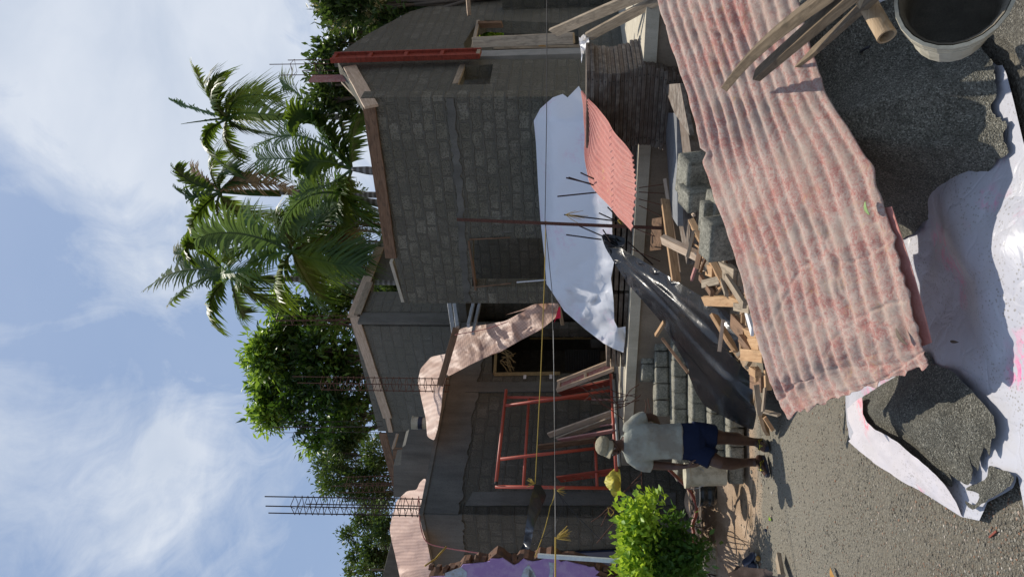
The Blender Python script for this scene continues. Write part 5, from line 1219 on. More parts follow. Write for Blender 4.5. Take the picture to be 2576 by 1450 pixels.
cage('rod_cage', (690, 806), (878, 804), 13.9, .12, 5, (.95, 1.0, 1.0, .9), 'short bunch of rods on the peak of the upper walls', rebar, .007)
cage('rod_cage', (682, 1074), (960, 1072), 15.4, .16, 3, (.98, .85, 1.0, .9), 'thin sparse rods rising from the end of the upper wall', rebarD, .006)
cage('rod_cage', (840, 1219), (1005, 1215), 13.3, .2, 10, (1.0, .85, .9, .98), 'rusty cage on the low plastered stub wall', rebar, .006)
cage('rod_cage', c('G', 300, 480), c('G', 720, 475), 10.3, .16, 2, (1.0, .75, .55, .86), 'four bare rods above the red column shutter', rebar, .006)
for i, (y, w) in enumerate(((235, 'upper'), (340, 'middle'), (440, 'lower'))):
    m = MB(); m.tube([PD(c('H', 740, y), 15.5), PD(c('H', 1040, y-8), 15.5)], .008, 5); tag(m.build('steel_rod', rebar), f'rusty rod rising behind the dark wall board, {["rightmost, thin", "middle, thicker", "leftmost, near the board end"][i]} of three', 'steel rod', 'rods behind the wall board')

# small hung black sheet
hb1 = [c('C', 340, 795), c('C', 385, 800), c('C', 425, 875), c('C', 390, 970), c('C', 350, 1060), c('C', 330, 1130), c('C', 310, 1240), c('C', 240, 1310), c('C', 200, 1340), c('C', 230, 1270), c('C', 262, 1210), c('C', 290, 1000), c('C', 320, 850)]
tag(sheet('black_sheet', hb1, [(*c('C', 340, 795), 9.15), (*c('C', 425, 875), 9.6), (*c('C', 350, 1000), 8.9), (*c('C', 262, 1210), 9.5), (*c('C', 330, 1130), 8.8), (*c('C', 200, 1340), 8.9)], ksmall, 5, lambda p, X, Y: nB*(fbm(p, 4)*.04)), 'small pointed black polythene sheet stretched by the yellow rope before the damp wall', 'plastic sheet')

# ------------------------------------------------------------------ broken purple wall, white pipe
DPW = 8.9
pw_ = [(1100, 1480), c('I', 1400, 1450), c('C', -90, 1440) if False else c('I', 1570, 1440), c('I', 1640, 1370), c('C', 0, 1355), c('C', 30, 1325), c('C', 70, 1315), c('C', 110, 1320), c('C', 170, 1355), c('C', 200, 1365), c('C', 260, 1330), c('C', 330, 1335), c('C', 420, 1320), c('C', 490, 1318), c('C', 530, 1340), c('C', 620, 1345), c('C', 700, 1370), c('C', 760, 1385), c('C', 800, 1420), c('C', 830, 1460), (1790, 1480), (1790, 1560), (1080, 1560)]
OPW = PD((1456, 1400), DPW); OPW = Vector((OPW.x, OPW.y, 0)); dP = Vector((-1, .12, 0)).normalized(); nP = Vector((-.12, -1, 0)).normalized()
wallp = thing('broken_wall', 'demolished wall stump in purple paint with jagged bare bricks along its broken edge', 'wall', OPW)
def PP(p, off=0): return PW(p, OPW+nP*off, nP)
def wall_poly(name, pts, off, thick, mat):
    P_ = [PP(p, off) for p in pts]; tr = geometry.tessellate_polygon([[Vector(((q-OPW).dot(dP), q.z, 0)) for q in P_]]); n = len(P_); m = MB()
    m.add(P_+[q-nP*thick for q in P_], [tuple(t) for t in tr]+[tuple(i+n for i in t) for t in tr]+[(i, (i+1) % n, n+(i+1) % n, n+i) for i in range(n)])
    return under(m.build(name, mat), wallp)
inner = [(x, y+16) for x, y in pw_[:-2]]+pw_[-2:]
wall_poly('painted_face', [(x+random.uniform(-3, 3), y+random.uniform(-3, 3)) for x, y in smoothpoly(pw_, 2)], .03, .02, purple)
core = []
for a, b in zip(pw_[:20], pw_[1:20]):
    n = max(1, int(math.dist(a, b)/12))
    for i in range(n):
        t = i/n; core.append((a[0]+(b[0]-a[0])*t, a[1]+(b[1]-a[1])*t-random.choice((2, 3, 6, 11))))
wall_poly('brick_core', core+[(1790, 1560), (1100, 1560)], .0, .22, brickm)
for i in range(26):     # loose brick ends of the broken edge
    x = 1085+i*19; y = (1434 if x < 1180 else 1416 if x < 1420 else 1432)-random.uniform(0, 12)
    p = PP((x, y), -.06); m = MB(); m.box((0, 0, 0), (random.uniform(.05, .10), .12, .055)); o = m.build('brick', brickm, wallp, bevel=.006); o.location = p-wallp.location; o.rotation_euler = (random.uniform(-.2, .2), random.uniform(-.3, .3), random.uniform(-.4, .4))
for L_ in ([(1330, 1418), (1318, 1430), (1300, 1480), (1345, 1480), (1345, 1440)], [c('C', 440, 1345), c('C', 480, 1350), c('C', 470, 1450), c('C', 440, 1450), c('C', 450, 1400)], [c('C', 300, 1390), c('C', 350, 1440), c('C', 350, 1460), c('C', 300, 1460)]):
    wall_poly('peeled_patch', L_, .034, .003, paleblue)
wall_poly('peeled_patch', [(1120, 1440), (1160, 1425), (1175, 1438), (1170, 1480), (1110, 1490)], .034, .003, paleblue)
wall('side_panel', OC+UD*2.2+nA*.05, UD, nA, [(1240, 1400), (1240, 1500), (1560, 1500), (1560, 1385)], bluem, .03, (), house)
wp = plank('pipe_post', PD(c('C', 365, 1298), 8.7), PD(c('C', 1060, 1345), 8.45), .045, .045, pvc, 'white square plastic pipe standing in the bush before the purple wall', 'pipe')

# ------------------------------------------------------------------ bush
def leafcloud(name, cents, mat, parent, n, L, Wd, up=.35, shell=.5, orient=None, seed=1, fold=.25, drop=0.0):
    """many pointed leaf blades gathered into clumps: cents = (centre, radius)"""
    rng = np.random.default_rng(seed); C_ = np.array([tuple(p) for p, r in cents]); R_ = np.array([r for p, r in cents])
    w = R_**2; k = rng.choice(len(cents), n, p=w/w.sum())
    d = rng.normal(size=(n, 3)); d /= np.linalg.norm(d, axis=1)[:, None]
    rad = shell+(1-shell)*rng.random(n)**.6
    # clumps: pull leaves towards twig tips
    nt = max(6, n//26); tk = rng.choice(len(cents), nt, p=w/w.sum()); td = rng.normal(size=(nt, 3)); td /= np.linalg.norm(td, axis=1)[:, None]; td[:, 2] = np.abs(td[:, 2])*.8+td[:, 2]*.2
    tp = C_[tk]+td*(R_[tk]*(.72+.36*rng.random(nt)))[:, None]
    a = rng.choice(nt, n); spread = L*1.25
    P_ = tp[a]+rng.normal(size=(n, 3))*spread*.65
    inn = rng.random(n) < .22; P_[inn] = (C_[k]+d*(R_[k]*rad)[:, None])[inn]
    out = P_-C_[tk[a]]; out /= np.linalg.norm(out, axis=1)[:, None]+1e-6
    ax = out*.7+rng.normal(size=(n, 3))*.6; ax[:, 2] += up-drop; ax /= np.linalg.norm(ax, axis=1)[:, None]
    nm = rng.normal(size=(n, 3))*.6; nm[:, 2] += 1.0; sd_ = np.cross(ax, nm); sd_ /= np.linalg.norm(sd_, axis=1)[:, None]+1e-6; nn_ = np.cross(sd_, ax)
    sc = (.7+.6*rng.random(n))[:, None]; Ls = L*sc; Ws = Wd*sc/2
    v = np.stack([P_, P_+ax*Ls*.45+sd_*Ws+nn_*Ws*fold, P_+ax*Ls, P_+ax*Ls*.45-sd_*Ws+nn_*Ws*fold, P_+ax*Ls*.5-nn_*Ws*.15], 1).reshape(-1, 3)
    me = bpy.data.meshes.new(name); F_ = np.arange(n)[:, None]*5; f = np.concatenate([np.stack([F_[:, 0], F_[:, 0]+1, F_[:, 0]+2, F_[:, 0]+4], 1), np.stack([F_[:, 0], F_[:, 0]+4, F_[:, 0]+2, F_[:, 0]+3], 1)])
    me.vertices.add(len(v)); me.vertices.foreach_set('co', v.ravel()); me.loops.add(f.size); me.loops.foreach_set('vertex_index', f.ravel().astype(np.int32)); me.polygons.add(len(f)); me.polygons.foreach_set('loop_start', np.arange(0, f.size, 4, dtype=np.int32)); me.update(calc_edges=True)
    me.materials.append(mat); o = bpy.data.objects.new(name, me); COL.objects.link(o)
    if parent: under(o, parent)
    return o
bush = thing('bush', 'lime green leafy bush in the sun before the purple wall', 'bush', PZ((1800, 1400), 0))
def LC(k, lst, d, s=1.0):
    out = []
    for x, y, r in lst:
        p = PD(c(k, x, y) if k else (x, y), d+random.uniform(-.25, .25)*s); out.append((p, r*d/FPX))
    return out
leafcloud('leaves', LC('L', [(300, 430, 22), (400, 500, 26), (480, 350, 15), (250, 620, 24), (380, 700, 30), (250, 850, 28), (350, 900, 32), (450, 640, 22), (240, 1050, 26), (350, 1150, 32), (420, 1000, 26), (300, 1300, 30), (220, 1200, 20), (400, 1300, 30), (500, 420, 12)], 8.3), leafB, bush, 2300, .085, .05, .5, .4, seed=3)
leafcloud('shaded_lower_leaves', LC('L', [(760, 520, 14), (800, 650, 16), (700, 600, 10), (850, 800, 20), (600, 750, 20), (600, 950, 26), (750, 1000, 26), (900, 950, 24), (1050, 1050, 22), (700, 1200, 30), (900, 1150, 28), (1000, 1250, 24), (600, 1300, 30), (1130, 950, 12), (500, 850, 22)], 8.45), leafBd, bush, 2300, .085, .042, .3, .4, seed=4)
m = MB()
for i in range(26):
    b_ = PZ((1800, 1400), 0)+Vector((random.uniform(-.4, .4), random.uniform(-.1, .2), 0)); t_ = PD((random.uniform(1590, 1760), random.uniform(1275, 1470)), 8.4)
    m.tube([b_, (b_+t_)/2+Vector((random.uniform(-.1, .1), 0, -.05)), t_], [.012, .008, .003], 5)
under(m.build('stems', bark), bush)
# ------------------------------------------------------------------ things on the ground at the left
bkp = PZ(c('L', 1390, 60), .03); bb = PD(c('C', 1690, 740), 8.55)
b2_ = thing('bucket', 'tall cream bucket splashed with cement and with a wire handle, behind the man\'s leg', 'bucket', (bb.x, bb.y, .2))
bx, by = bb.x, bb.y; zb_ = .28; H_ = .58
btop = PD(c('C', 1400, 740), 8.55); H_ = btop.z-bb.z; o_ = Vector((bx, by+.0, bb.z))
m = MB(); m.lathe([(.10, 0), (.125, H_*.9), (.14, H_*.9), (.145, H_), (.13, H_)], o_); under(m.build('bucket_wall', bucketm), b2_)
m = MB(); m.tube([o_+Vector((-.14*cos(t), -.05-.14*sin(t)*.3, H_*.92-.10*sin(t)*2)) for t in [pi*k/10 for k in range(11)]], .004, 6); under(m.build('handle', alum), b2_)
pp = PD(c('C', 1615, 850), 8.9); pt = thing('drum', 'small glossy black drum with a shiny metal rim on the mud beside the cream bucket', 'drum', pp)
tp_ = PD(c('C', 1490, 850), 8.9); Hd = tp_.z-pp.z
m = MB(); m.lathe([(.15, 0), (.165, .04), (.17, Hd*.4), (.155, Hd*.5), (.165, Hd*.6), (.17, Hd*.95), (.15, Hd)], pp); under(m.build('drum_wall', blackpot, smooth=True), pt)
m = MB(); m.lathe([(.172, Hd*.93), (.182, Hd*.95), (.182, Hd), (.17, Hd*1.01)], pp, cap=False); under(m.build('rim', shinym), pt)
P_ = [tuple(PD(c('C', x, y), d)) for x, y, d in ((1290, 690, 9.0), (1340, 740, 9.1), (1430, 830, 9.3), (1480, 930, 9.4), (1480, 1010, 9.4), (1455, 1080, 9.4), (1465, 1150, 9.3), (1455, 1250, 9.2), (1420, 1330, 9.0))]
m = MB(); m.tube([Vector(catmull(P_, t/40)) for t in range(41)], .022, 8); tag(m.build('hose', hosem, smooth=True), 'thick reddish brown hose curving down from the plinth over the rubble into the bush', 'hose')
def rub_region():
    Y = random.uniform(1195, 1400); X = 1712-(Y-1195)*.02+random.gauss(0, 12)+max(0, 1230-Y)*.5; p = PD((X, Y), 9.75+random.uniform(-.2, .2)); return p.x, p.y
def rubz(x, y): 
    return .55*sst((y-9.0)/.8)-.02
hr = [PD((1790, 1150), 8.9), PD((1750, 1230), 9.1), PD((1745, 1330), 9.2), PD((1745, 1480), 9.3)]
poly = [(p.x, p.y) for p in hr]+[(-4.2, 12.2), (-1.0, 10.6)]
tag(heap('earth_mound', smoothpoly(poly, 3), lambda x, y, d: -.01+.40*sst(d/1.1)+fbm((x, y, 0), 3)*.03*sst(d/.3), ground_m, .06), None, None, None, 'structure')
tag(stones('rubble', 420, rub_region, .02, .075, clod_m, lambda x, y: .33+.12*sst((y-9.6)/.6)), kind='stuff')
blk = PD(c('L', 1200, 1060), 9.0); block(Vector((blk.x, blk.y, blk.z)), .05, 'dark concrete block lying beside the foot of the bush', None, (.78, .9, .75))
# shoes, scraps
def shoe(p, q, label):
    p = Vector(p); q = Vector(q); x, y, z = frame_of(p, q); m = MB(); L = (q-p).length
    m.rings([(p+x*(L*t)+z*(h/2), y, z, w, h/2+.003, 2.6) for t, w, h in ((0, .018, .02), (.05, .035, .05), (.25, .042, .085), (.4, .04, .075), (.6, .046, .045), (.85, .045, .035), (.97, .03, .025), (1, .01, .015))])
    t = thing('shoe', label, 'shoe', p); under(m.build('upper', navy, smooth=True), t)
    m = MB(); m.rings([(p+x*(L*t)-z*.004, y, z, w, .009, 3) for t, w in ((-.01, .02), (.05, .038), (.4, .042), (.8, .05), (1.01, .012))]); under(m.build('sole', greyp, smooth=True), t)
shoe(PZ(c('L', 1690, 1150), .04), PZ(c('L', 1775, 1010), .05), 'worn navy rubber shoe lying on the mud by the left edge')
shoe(PZ(c('L', 1800, 1175), .03), PZ(c('L', 1745, 1150), .04), 'grey heel of a second shoe half hidden by the dark sack at the left edge')
m = MB(); m.tube([PZ(c('L', 1372, 945), .02), PZ(c('L', 1378, 1000), .03), PZ(c('L', 1388, 1075), .02)], [.022, .012, .012], 8); tag(m.build('plastic_scrap', teal), 'small turquoise plastic scrap on the mud', 'plastic scrap')
m = MB(); m.ball(PZ(c('L', 1808, 1060), .03), (.03, .02, .025)); tag(m.build('pebble', dryleaf, smooth=True), 'orange-brown lump beside the navy shoe', 'stone')
m = MB(); m.ball(PZ(c('L', 1903, 705), .02), (.018, .012, .012)); tag(m.build('plastic_scrap', bluem), 'tiny dark blue scrap on the gravel edge', 'plastic scrap')
dk = [c('L', 1540, 1150), c('L', 1700, 1175), c('L', 1900, 1190), c('L', 2000, 1240), c('L', 2010, 1340), c('L', 1530, 1340), c('L', 1440, 1250)]
tag(sheet('sack', dk, [(*p, PZ(p, .25).y+.0) for p in dk[:4]]+[(*dk[4], PZ(dk[4], .1).y), (*dk[5], PZ(dk[5], .45).y), (*c('L', 1700, 1280), PZ(c('L', 1700, 1280), .33).y)], rebarD, 6, lambda p, X, Y: Vector((0, 0, fbm(p, 8)*.03))), 'dark brown crumpled sack at the left edge beside the shoes', 'sack')
tag(plank('plank', PZ(c('L', 2060, 1040), .05), PZ(c('L', 2110, 1320), .08), .11, .04, woodO), 'weathered plank on the gravel at the left edge', 'plank')
line('wire', [PZ(c('L', 1690, 370), .015), PZ(c('L', 1680, 560), .012), PZ(c('L', 1640, 800), .01)], .004, ropeK, 'thin black wire lying on the mud')
tag(plank('timber_offcut', PZ(c('F', 1975, 1125), .015), PZ(c('F', 1925, 1170), .012), .009, .006, hosem), 'tiny broken reddish stick on the gravel near the banner corner', 'twig')
# leaning planks at the upper right, on the tall stack
GL2 = 'old planks leaning on the gable wall'
tag(plank('plank', PD(c('A', 475, 230), 8.6), PD(c('A', 1150, -60), 6.9), .13, .03, woodO, roll=1.1), 'longer grey plank leaning from the gable wall over the tall plate stack', 'plank', GL2)
tag(plank('plank', PD(c('A', 725, 258), 8.1), PD(c('A', 1240, -20), 7.0), .11, .03, woodO, roll=1.1), 'shorter grey plank resting on top of the tall plate stack', 'plank', GL2)
tag(plank('plank', PD(c('G', 1720, 300), 9.6), PD(c('A', 620, 270), 9.0), .13, .05, woodO, roll=.2), 'upright grey plank standing in the gable window opening', 'plank', GL2)
tag(plank('plank', PD(c('G', 1690, 100), 10.0), PD(c('G', 1680, -30), 9.3), .05, .05, woodP, roll=.2), 'pale stick jutting out of the gable wall at the right edge', 'plank', GL2)
# crumpled white rag on the sheet tip
rg = [c('A', 655, 262), c('A', 690, 245), c('A', 712, 280), c('A', 728, 290), c('A', 705, 325), c('A', 690, 365), c('A', 672, 438), c('A', 668, 360), c('A', 662, 320)]
tag(sheet('rag', rg, [(*p, 8.0+.2*(i % 3)) for i, p in enumerate(rg)], wtarp, 3, lambda p, X, Y: nB*(fbm(p, 10)*.05)), 'crumpled white plastic scrap where the salmon sheet starts on the tall stack', 'plastic scrap')
o = tuft(PD(c('A', 370, 325), 9.4), .12, 5, dryleaf, 'scrap', .006, .3); o.name = 'plastic_scrap'; tag(o, 'orange scrap caught on the window timber of the gable wall', 'plastic scrap')
# ------------------------------------------------------------------ trees
def branches(cents, base, mat, parent, r0=.22, fork=.45, name='limbs'):
    m = MB(); top = sum((p for p, r in cents), Vector())/len(cents); hub = base+(top-base)*fork; hub.x = base.x*.5+top.x*.5; hub.y = base.y*.5+top.y*.5
    m.tube([base, base+(hub-base)*.5+Vector((.1, 0, 0)), hub], [r0, r0*.8, r0*.6], 10); 
    tr = under(m.build('trunk', mat, smooth=True), parent); m = MB()
    for p, r in cents:
        mid = hub+(p-hub)*.5+Vector((random.uniform(-.3, .3), random.uniform(-.3, .3), -.12*(p-hub).length))
        m.tube([hub, mid, p], [r0*.45, r0*.25, r0*.08], 6)
        for k in range(5):
            q = p+Vector((random.uniform(-1, 1), random.uniform(-1, 1), random.uniform(-.5, 1))).normalized()*r*.55; m.tube([mid+(p-mid)*.6, (p+q)/2, q], [r0*.1, r0*.05, r0*.03], 4)
    under(m.build(name, mat, smooth=True), parent)
def tree(label, lst, d, mat, n, L, Wd, base_img, seed, cat='tree', r0=.2, name='tree', spread=1.0, extra=None, **kw):
    cents = []
    for x, y, r in lst: cents.append((PD((x, y), d+random.uniform(-1, 1)*spread), r*d/FPX))
    base = PD(base_img, d+.3); base.z = 0
    t = thing(name, label, cat, base); branches(cents, base, bark, t, r0); leafcloud('leaves', cents, mat, t, n, L, Wd, seed=seed, **kw)
    if extra: leafcloud('young_leaves', [(p+Vector((0, -.3*r, .35*r)), r*.8) for p, r in [cents[i] for i in extra[1]]], extra[0], t, extra[2], L, Wd, seed=seed+50, **kw)
    return t
leafY = M_('young_mango_leaves', f_leaf((.16, .30, .04), (.28, .44, .07), (.34, .46, .08), .4))
tree('dense mango tree with bright young leaves behind the upper walls', [(700, 890, 50), (690, 960, 42), (700, 1030, 42), (740, 850, 45), (760, 930, 58), (770, 1010, 55), (830, 1020, 45), (820, 880, 60), (840, 950, 60), (890, 900, 50), (735, 780, 35), (815, 800, 48), (870, 770, 38), (805, 1110, 28), (850, 1085, 40), (895, 1050, 50), (890, 1095, 32), (930, 1000, 40), (860, 735, 26), (780, 790, 30)], 24, leafM, 12500, .27, .095, (1300, 930), 11, r0=.35, name='mango_tree', up=-.2, shell=.75,
     extra=(leafY, [0, 1, 2, 3, 10, 13], 3600))
tree('dark small-leaved tree showing behind the palm trunks', [(760, 520, 36), (800, 480, 45), (850, 560, 60), (880, 500, 50), (780, 600, 45), (790, 680, 42), (850, 700, 50), (900, 650, 50), (900, 560, 50), (740, 555, 24), (930, 700, 40), (960, 730, 40), (880, 720, 30), (1000, 710, 30)], 27, leafK, 19000, .15, .07, (1300, 600), 12, r0=.3, name='dark_tree', shell=.6)
tree('mid green loose tree left of the mango tree', [(815, 1175, 22), (850, 1200, 38), (885, 1160, 42), (905, 1215, 42), (950, 1190, 40), (850, 1140, 28), (935, 1250, 34), (830, 1215, 20), (960, 1140, 40), (975, 1240, 30)], 22, leafG, 8500, .14, .05, (1300, 1200), 13, r0=.2, name='loose_tree', drop=.3)
tree('sparse small-leaved tree over the left end of the roof', [(878, 1345, 15), (915, 1320, 24), (900, 1395, 22), (940, 1370, 28), (950, 1430, 34), (955, 1300, 26), (888, 1440, 13), (985, 1395, 34), (915, 1430, 14), (975, 1330, 30)], 19, leafG, 6500, .11, .05, (1300, 1380), 14, r0=.14, name='sparse_tree', drop=.2)
tree('glossy broad-leaved tree rising behind the red column shutter', [(830, 130, 24), (862, 105, 28), (900, 80, 26), (840, 185, 26), (815, 215, 20), (815, 250, 20), (850, 255, 24), (870, 160, 26), (925, 55, 22), (812, 165, 16), (880, 200, 26), (870, 240, 24), (900, 250, 20)], 15, leafG, 2700, .17, .075, (1300, 180), 15, r0=.15, name='broadleaf_tree', spread=.6, shell=.3)
tf = tree('flowering tree with cream blossom hanging into the upper right corner', [(850, 15, 34), (872, 40, 16), (905, 5, 40), (950, 20, 34), (955, 45, 20), (1005, 12, 36), (1050, 5, 34), (975, 60, 22), (1080, 5, 24), (1010, 50, 20), (990, -30, 40)], 13, leafG, 5200, .15, .055, (1300, -60), 16, r0=.16, name='flowering_tree', spread=.6, shell=.3)
leafcloud('blossom', [(PD(p, 12.6), r*13/FPX) for p, r in (((825, 12), 22), ((850, 45), 16), ((935, 38), 14), ((955, 12), 14), ((805, 5), 12), ((870, 50), 8), ((1020, 60), 10))], flowerm, tf, 4200, .05, .02, seed=17, shell=.1)
tree('leafy shrub seen through the openings of the house', [(1210, 75, 26), (1200, 110, 20), (1185, 330, 14), (1190, 50, 20), (1250, 90, 22), (1300, 90, 25)], 17, leafB, 2600, .16, .08, (1400, 90), 18, r0=.06, name='shrub', cat='shrub', spread=.3)
tree('low green shrubs seen in the gap under the upper wall board', [(960, 720, 26), (990, 710, 26), (1010, 740, 20), (1000, 690, 26)], 22, leafG, 2600, .14, .06, (1300, 715), 19, r0=.08, name='shrub', cat='shrub', spread=.3)

# ------------------------------------------------------------------ palms
def frond(p0, p1, p2, L, mat, parent, n=46, wd=.05, droop=.5, seed=0, name='frond', up=None, t0=.12):
    rg = random.Random(seed); m = MB(); P_ = []
    for i in range(n+1):
        t = i/n; P_.append(p0*(1-t)**2+p1*(2*t*(1-t))+p2*t*t)
    Lf = sum((P_[i+1]-P_[i]).length for i in range(n))
    m.tube(P_[::4]+[P_[-1]], [.03*(1-k/(len(P_[::4])+.01))+.005 for k in range(len(P_[::4])+1)], 5)
    for i in range(int(n*t0), n+1):
        t = i/n; tan = (P_[min(n, i+1)]-P_[max(0, i-1)]).normalized()
        side = tan.cross(Z); side = side.normalized() if side.length > .15 else Vector((.7, .5, 0))
        nrm = side.cross(tan)
        for s in (-1, 1):
            if rg.random() < .10: continue
            ll = L*(sin(pi*(.12+.80*(t-t0)/(1-t0)))**.55)*rg.uniform(.6, 1.12)
            dr = (side*s*rg.uniform(.75, 1)+tan*(.55+.5*t)+nrm*rg.uniform(.05, .30)).normalized()
            a = P_[i]; w_ = tan*(wd*.5); w2 = (tan*.8+Z*.25*s)*wd*.5
            pts = []
            for k in range(4):
                u = k/3; q = a+dr*(ll*u)-Z*(droop*ll*u*u*rg.uniform(.8, 1.1)); ww = w_*(1.0, 1.05, .75, .08)[k]; pts += [q-ww, q+ww]
            m.add(pts, [(0, 1, 3, 2), (2, 3, 5, 4), (4, 5, 7, 6)])
    return under(m.build(name, mat), parent)
def palm(label, base_img, top_img, d, fr, r=.085, L=.75, name='areca_palm', trunk=True, shaft=True, hub=None):
    base = PD((1450, base_img), d); base.z = 0; top = PD(top_img, d); t = thing(name, label, 'palm', base)
    base.x = top.x+ (base.x-top.x)
    m = MB(); n = 14; P_ = [base+(top-base)*(k/n)+Vector((.05*sin(k*.5), 0, 0)) for k in range(n+1)]; m.tube(P_, [r*1.15*(1-.25*k/n) for k in range(n+1)], 10); under(m.build('trunk', palmbark, smooth=True), t)
    H = PD(hub, d)
    m = MB(); m.tube([top, (top+H)/2, H], [r*1.05, r*1.0, r*.5], 10); under(m.build('crownshaft', frondG if shaft else palmbark, smooth=True), t)
    for i, f in enumerate(fr):
        (mx, my), (tx, ty), *o = f; o = o[0] if o else {}
        dz = o.get('dz', random.uniform(-1.0, 1.0)); p1 = PD((mx, my), d+dz*.6); p2 = PD((tx, ty), d+dz)
        frond(H, p1*1.0+ (p1-(H+p2)/2)*.6, p2, o.get('L', L), o.get('m', frondG), t, o.get('n', 44), o.get('w', .068), o.get('dr', .6), i*7+int(d*10))
    rgx = random.Random(int(d*100)+len(fr)); R0 = sum((PD(f[1], d)-H).length for f in fr)/len(fr)
    for k in range(1):
        a = rgx.uniform(0, 2*pi); v = Vector((cos(a), sin(a)*.9, rgx.uniform(-.5, .7))).normalized()
        frond(H, H+v*R0*.6+Z*.35*R0, H+v*R0*.95-Z*R0*rgx.uniform(0, .5), L*.9, rgx.choice((frondG, frondG, frondC, frondL)), t, 40, .05, .7, 900+k)
    return t
FD = dict(m=frondD); FLt = dict(m=frondL)
palm('tall areca palm nearest the red shutter, with a grey ringed trunk and torn hanging fronds', 291, (715, 293), 17, [((520, 235), (490, 170), dict(L=.55, dr=.3)), ((490, 272), (442, 258), dict(L=.6, m=frondL)), ((500, 350), (572, 425), dict(L=.55)), ((535, 300), (455, 312), dict(L=.05, n=10)), ((600, 235), (705, 250), dict(L=.7, dz=-1)), ((620, 280), (735, 300), dict(L=.75, dz=-1.3)), ((600, 320), (720, 345), dict(L=.7, dr=.5)), ((570, 250), (640, 225), dict(L=.7, dr=.9)), ((560, 340), (600, 400), dict(L=.5)), ((530, 260), (545, 205), dict(L=.6, dr=.8))], hub=(575, 298))
palm('second areca palm with a brown dead frond hanging at its crown', 487, (705, 486), 18, [((480, 460), (442, 425), dict(L=.65)), ((490, 500), (448, 478), dict(L=.6)), ((490, 540), (480, 585), dict(L=.75)), ((545, 560), (640, 600), dict(L=.6)), ((580, 530), (690, 550), dict(L=.75)), ((610, 455), (735, 472), dict(L=.45, m=frondD, dr=.3, dz=-1)), ((600, 440), (710, 440), dict(L=.6)), ((500, 440), (480, 445), dict(L=.6, m=frondD)), ((550, 430), (600, 425), dict(L=.7)), ((580, 575), (680, 640), dict(L=.5, dz=2))], hub=(555, 482))
palm('third areca palm leaning left, its fronds spreading furthest up', 705, (690, 703), 17.5, [((470, 670), (372, 722), dict(L=.75, dr=.5)), ((490, 650), (440, 640), dict(L=.7)), ((520, 760), (545, 825), dict(L=.65)), ((500, 700), (430, 760), dict(L=.7)), ((600, 780), (615, 790), dict(L=.6, m=frondC)), ((640, 740), (715, 770), dict(L=.7)), ((480, 600), (470, 645), dict(L=.6)), ((560, 620), (510, 595), dict(L=.9, m=frondC)), ((640, 690), (700, 735), dict(L=.75))], hub=(580, 695))
palm('low dense areca palm in the middle with bright green and browning fronds', 620, (905, 622), 16, [((600, 580), (495, 600), dict(L=.85, m=frondC)), ((650, 560), (590, 575), dict(L=.85, m=frondL)), ((630, 610), (560, 650), dict(L=.9)), ((690, 560), (740, 530), dict(L=.75)), ((790, 570), (840, 525), dict(L=.8, dr=.4)), ((820, 590), (900, 600), dict(L=.6, m=frondD)), ((830, 630), (920, 640), dict(L=.85)), ((820, 660), (905, 670), dict(L=.9)), ((760, 690), (800, 745), dict(L=.8)), ((700, 690), (700, 750), dict(L=.8)), ((640, 650), (600, 700), dict(L=.8, m=frondL)), ((720, 600), (690, 545), dict(L=.8)), ((800, 620), (860, 590), dict(L=.8))], hub=(735, 632))
palm('coconut palm with feathery grey-green fronds behind the wall board', 440, (960, 432), 15, [((770, 250), (712, 215), dict(L=.75, m=frondC, n=60, w=.035)), ((760, 330), (640, 372), dict(L=.8, m=frondC, n=60, w=.035)), ((760, 400), (650, 400), dict(L=.85, m=frondC, n=60, w=.035)), ((800, 300), (730, 300), dict(L=.8, n=60)), ((820, 350), (790, 290), dict(L=.85, m=frondL, dr=.4)), ((800, 400), (745, 420), dict(L=.8, m=frondG)), ((820, 470), (760, 480), dict(L=.85, m=frondC, n=60, w=.035)), ((860, 500), (850, 540), dict(L=.7)), ((850, 280), (870, 215), dict(L=.8, m=frondC)), ((880, 350), (900, 290), dict(L=.8, m=frondL))], hub=(885, 425), name='coconut_palm', shaft=False)
palm('coconut palm hidden behind the wall, one long pale frond arching over the board', 520, (990, 520), 15.5, [((770, 480), (700, 590), dict(L=.8, m=frondC, n=60, w=.035)), ((840, 460), (960, 600), dict(L=.75, m=frondL, n=70, w=.04)), ((870, 480), (970, 560), dict(L=.8, m=frondC, n=60)), ((800, 540), (740, 560), dict(L=.8, m=frondC, n=60))], hub=(900, 500), name='coconut_palm', shaft=False)

# ------------------------------------------------------------------ the man
MD = 7.55
def MP(xm, ym, dy=0.0):      # crop M pixels are close to millimetres at his distance; dy: metres nearer (-) or further (+)
    return PD(c('M', xm, ym), MD+dy)
foot = MP(2105, 640); G0 = foot.z
man = thing('person', 'man in off-white T-shirt, navy shorts, sandals and beige cap walking on gravel, looking down', 'person', (foot.x, foot.y, foot.z))
Xw = Vector((1, 0, 0)); Yw = Vector((0, 1, 0))
def limb(mb, pts):           # (xm, ym, dy, rx, ry)
    mb.tube([MP(p[0], p[1], p[2]) for p in pts], [(p[3], p[4]) for p in pts], 16)
def rg(mb, L):               # torso rings: xm, ym, dy, half width, half depth, power
    mb.rings([(MP(a[0], a[1], a[2]), Xw, Yw, a[3], a[4], a[5]) for a in L])
b = MB()
rg(b, [(1440, 597, 0, .10, .07, 2.2), (1380, 595, 0, .175, .125, 2.3), (1250, 590, 0, .17, .12, 2.3), (1050, 590, 0, .165, .12, 2.4), (850, 590, 0, .185, .12, 2.5), (720, 600, 0, .19, .105, 2.4), (650, 610, 0, .12, .08, 2.2), (610, 615, 0, .07, .065, 2)])
rg(b, [(690, 612, 0, .07, .065, 2), (600, 622, -.02, .057, .06, 2), (560, 630, -.04, .056, .062, 2), (520, 640, -.05, .055, .06, 2)])
